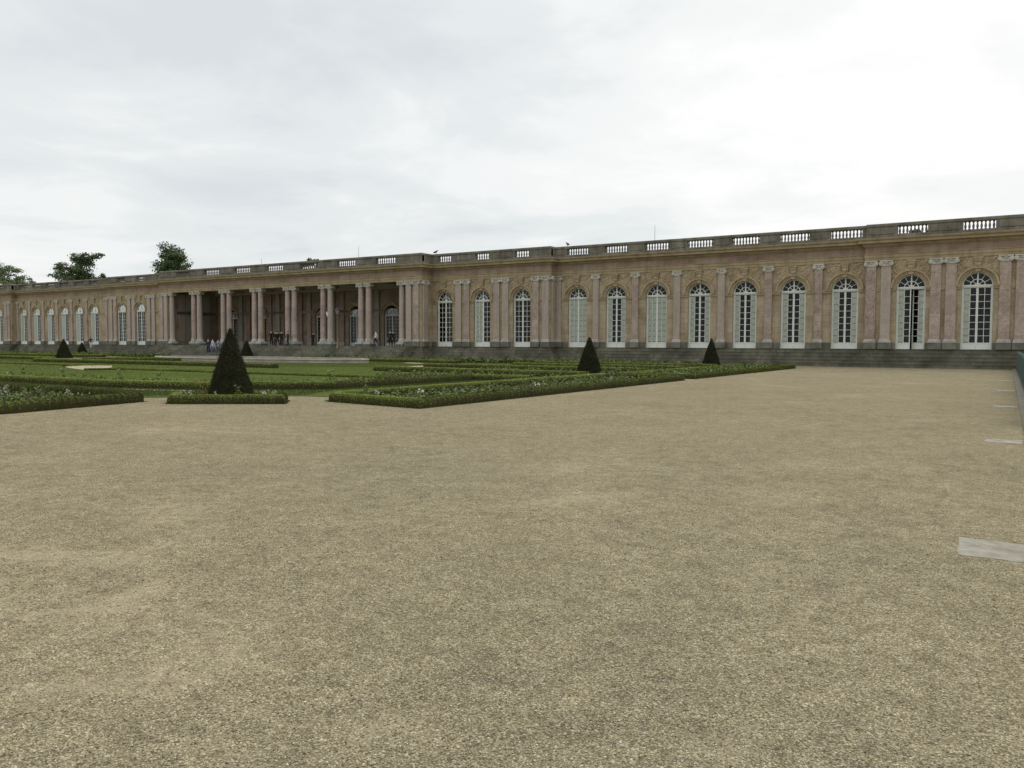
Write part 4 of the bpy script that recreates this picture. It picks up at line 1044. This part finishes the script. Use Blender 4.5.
person((-82.3, 64.55, R5), R(30), 1.9, 'person in grey top and jeans, right in the pair below the colonnade', (.2, .22, .26), (.07, .09, .15), BL, .4)
person((-73.9, 66.1, ZF), R(10), 1.72, 'person in black on the podium, left in the dark group between columns', DK, DK, BL)
person((-73.25, 66.35, ZF), R(-30), 1.65, 'person in black with brown hair, middle of the dark group between columns', DK, (.03, .026, .028), BR)
person((-72.7, 66.0, ZF), R(40), 1.75, 'person in black jacket with arms apart, front of the dark group between columns', DK, DK, BL, .3, .16)
person((-72.15, 66.4, ZF), R(-60), 1.7, 'person in black coat, right in the dark group between columns', (.02, .018, .016), DK, BL, .2)
person((-74.25, 65.75, ZF), R(60), 1.8, 'tall person in black, front left of the dark group between columns', BL, BL, BL)
person((-73.0, 65.6, ZF), R(-80), 1.72, 'person in black facing sideways, nearest of the dark group between columns', BL, DK, BL, .6, .14)
person((-56.4, 66.3, ZF), R(20), 1.72, 'person in dark clothes beside the last single column', DK, BL, BL)
person((-70.3, 68.6, ZF), R(90), 1.6, 'person in dark brown deep in the shade right of the dark group', (.03, .02, .016), DK, BL)
person((-58.35, 66.2, ZF), R(-40), 1.72, 'person in white top and black trousers walking before the colonnade', (.55, .55, .53), DK, BL, 1.)
person((-57.0, 67.5, ZF), R(60), 1.7, 'person in dark brown coat standing in the shade by the last columns', (.035, .022, .018), (.02, .015, .013), BL)
person((-116.2, 68.5, R5*3+.01), R(30), 1.75, 'person in dark top and white trousers on the far left steps', (.02, .018, .02), (.6, .6, .58), BL, .5)

# ------------------------------------------------------------------ sky, sun, camera
SUN_EL, SUN_AZ = R(40), R(12)                    # behind the palace, a little to the right
w = bpy.data.worlds.new('World'); SC.world = w; w.use_nodes = True; nt = w.node_tree; bg = nt.nodes['Background']
sky = nt.nodes.new('ShaderNodeTexSky'); sky.sky_type = 'NISHITA'; sky.sun_disc = False; sky.sun_elevation = SUN_EL; sky.sun_rotation = SUN_AZ; sky.air_density = 1.; sky.dust_density = 3.
tc = nt.nodes.new('ShaderNodeTexCoord'); sp = nt.nodes.new('ShaderNodeSeparateXYZ'); nt.links.new(tc.outputs['Generated'], sp.inputs[0])
def mth(op, a_, b_=None):
    x_ = nt.nodes.new('ShaderNodeMath'); x_.operation = op
    for s_, v in zip(x_.inputs, (a_, b_)):
        if v is None: continue
        if isinstance(v, bpy.types.NodeSocket): nt.links.new(v, s_)
        else: s_.default_value = v
    return x_.outputs[0]
zz = mth('ADD', mth('MAXIMUM', sp.outputs[2], 0.), .16)
cb_ = nt.nodes.new('ShaderNodeCombineXYZ'); nt.links.new(mth('DIVIDE', sp.outputs[0], zz), cb_.inputs[0]); nt.links.new(mth('DIVIDE', sp.outputs[1], zz), cb_.inputs[1])
def wn(scale, det, ro, dist, off):
    mp = nt.nodes.new('ShaderNodeMapping'); mp.inputs['Location'].default_value = off; nt.links.new(cb_.outputs[0], mp.inputs[0])
    x_ = nt.nodes.new('ShaderNodeTexNoise'); x_.inputs['Scale'].default_value = scale; x_.inputs['Detail'].default_value = det; x_.inputs['Roughness'].default_value = ro; x_.inputs['Distortion'].default_value = dist
    nt.links.new(mp.outputs[0], x_.inputs['Vector']); return x_.outputs['Fac']
def rampw(f, stops):
    x_ = nt.nodes.new('ShaderNodeValToRGB'); e = x_.color_ramp.elements; x_.color_ramp.interpolation = 'EASE'
    while len(e) < len(stops): e.new(.5)
    for k, (p, c) in zip(e, stops): k.position = p; k.color = (*c, 1)
    nt.links.new(f, x_.inputs[0]); return x_.outputs[0]
cf = mth('ADD', mth('MULTIPLY', wn(.55, 9, .55, .35, (3.1, 1.7, 0)), .75), mth('MULTIPLY', wn(1.7, 8, .6, .5, (.4, 2.2, 0)), .25))
# thinner cloud towards the hidden sun
dt = nt.nodes.new('ShaderNodeVectorMath'); dt.operation = 'DOT_PRODUCT'; nt.links.new(tc.outputs['Generated'], dt.inputs[0])
sd = (math.sin(SUN_AZ)*math.cos(SUN_EL), math.cos(SUN_AZ)*math.cos(SUN_EL), math.sin(SUN_EL)); dt.inputs[1].default_value = sd
gl = mth('MULTIPLY', mth('POWER', mth('MAXIMUM', dt.outputs['Value'], 0.), 4.), .12)
cc_ = rampw(mth('ADD', cf, gl), [(.39, (6.95, 7.4, 7.6)), (.47, (7.8, 8.15, 8.25)), (.54, (8.9, 9.05, 9.05)), (.64, (9.9, 9.9, 9.8))])
mr = nt.nodes.new('ShaderNodeMapRange'); mr.interpolation_type = 'SMOOTHSTEP'; nt.links.new(sp.outputs[2], mr.inputs[0])
for q_, v_ in ((1, .36), (2, .95), (3, 1.), (4, 2.3)): mr.inputs[q_].default_value = v_
sv_ = nt.nodes.new('ShaderNodeVectorMath'); sv_.operation = 'SCALE'; nt.links.new(cc_, sv_.inputs[0]); nt.links.new(mr.outputs[0], sv_.inputs['Scale']); cc_ = sv_.outputs[0]
mx = nt.nodes.new('ShaderNodeMix'); mx.data_type = 'RGBA'; mx.inputs[0].default_value = .96
nt.links.new(sky.outputs[0], mx.inputs[6]); nt.links.new(cc_, mx.inputs[7]); nt.links.new(mx.outputs[2], bg.inputs[0]); bg.inputs[1].default_value = .1

sl = bpy.data.lights.new('sun', 'SUN'); sl.energy = 1.0; sl.angle = R(28); sl.color = (1, .93, .82); so = link('sun', sl)
so.rotation_euler = Vector((-sd[0], -sd[1], -sd[2])).to_track_quat('-Z', 'Y').to_euler()

cam = bpy.data.cameras.new('camera'); co = link('camera', cam); SC.camera = co
cam.sensor_width = 36; cam.lens = 28.13; cam.clip_start = .05; cam.clip_end = 3000
yaw, pitch, roll = .553932, .0498754, -.0035068
co.location = (0, 0, 1.729)
co.matrix_world = Matrix.Translation((0, 0, 1.729)) @ Matrix.Rotation(yaw, 4, 'Z') @ Matrix.Rotation(math.pi/2-pitch, 4, 'X') @ Matrix.Rotation(-roll, 4, 'Z')

SC.view_settings.view_transform = 'Standard'; SC.view_settings.look = 'None'; SC.view_settings.exposure = .05; SC.view_settings.gamma = 1
SC.cycles.use_denoising = True; SC.cycles.max_bounces = 6; SC.cycles.transparent_max_bounces = 12
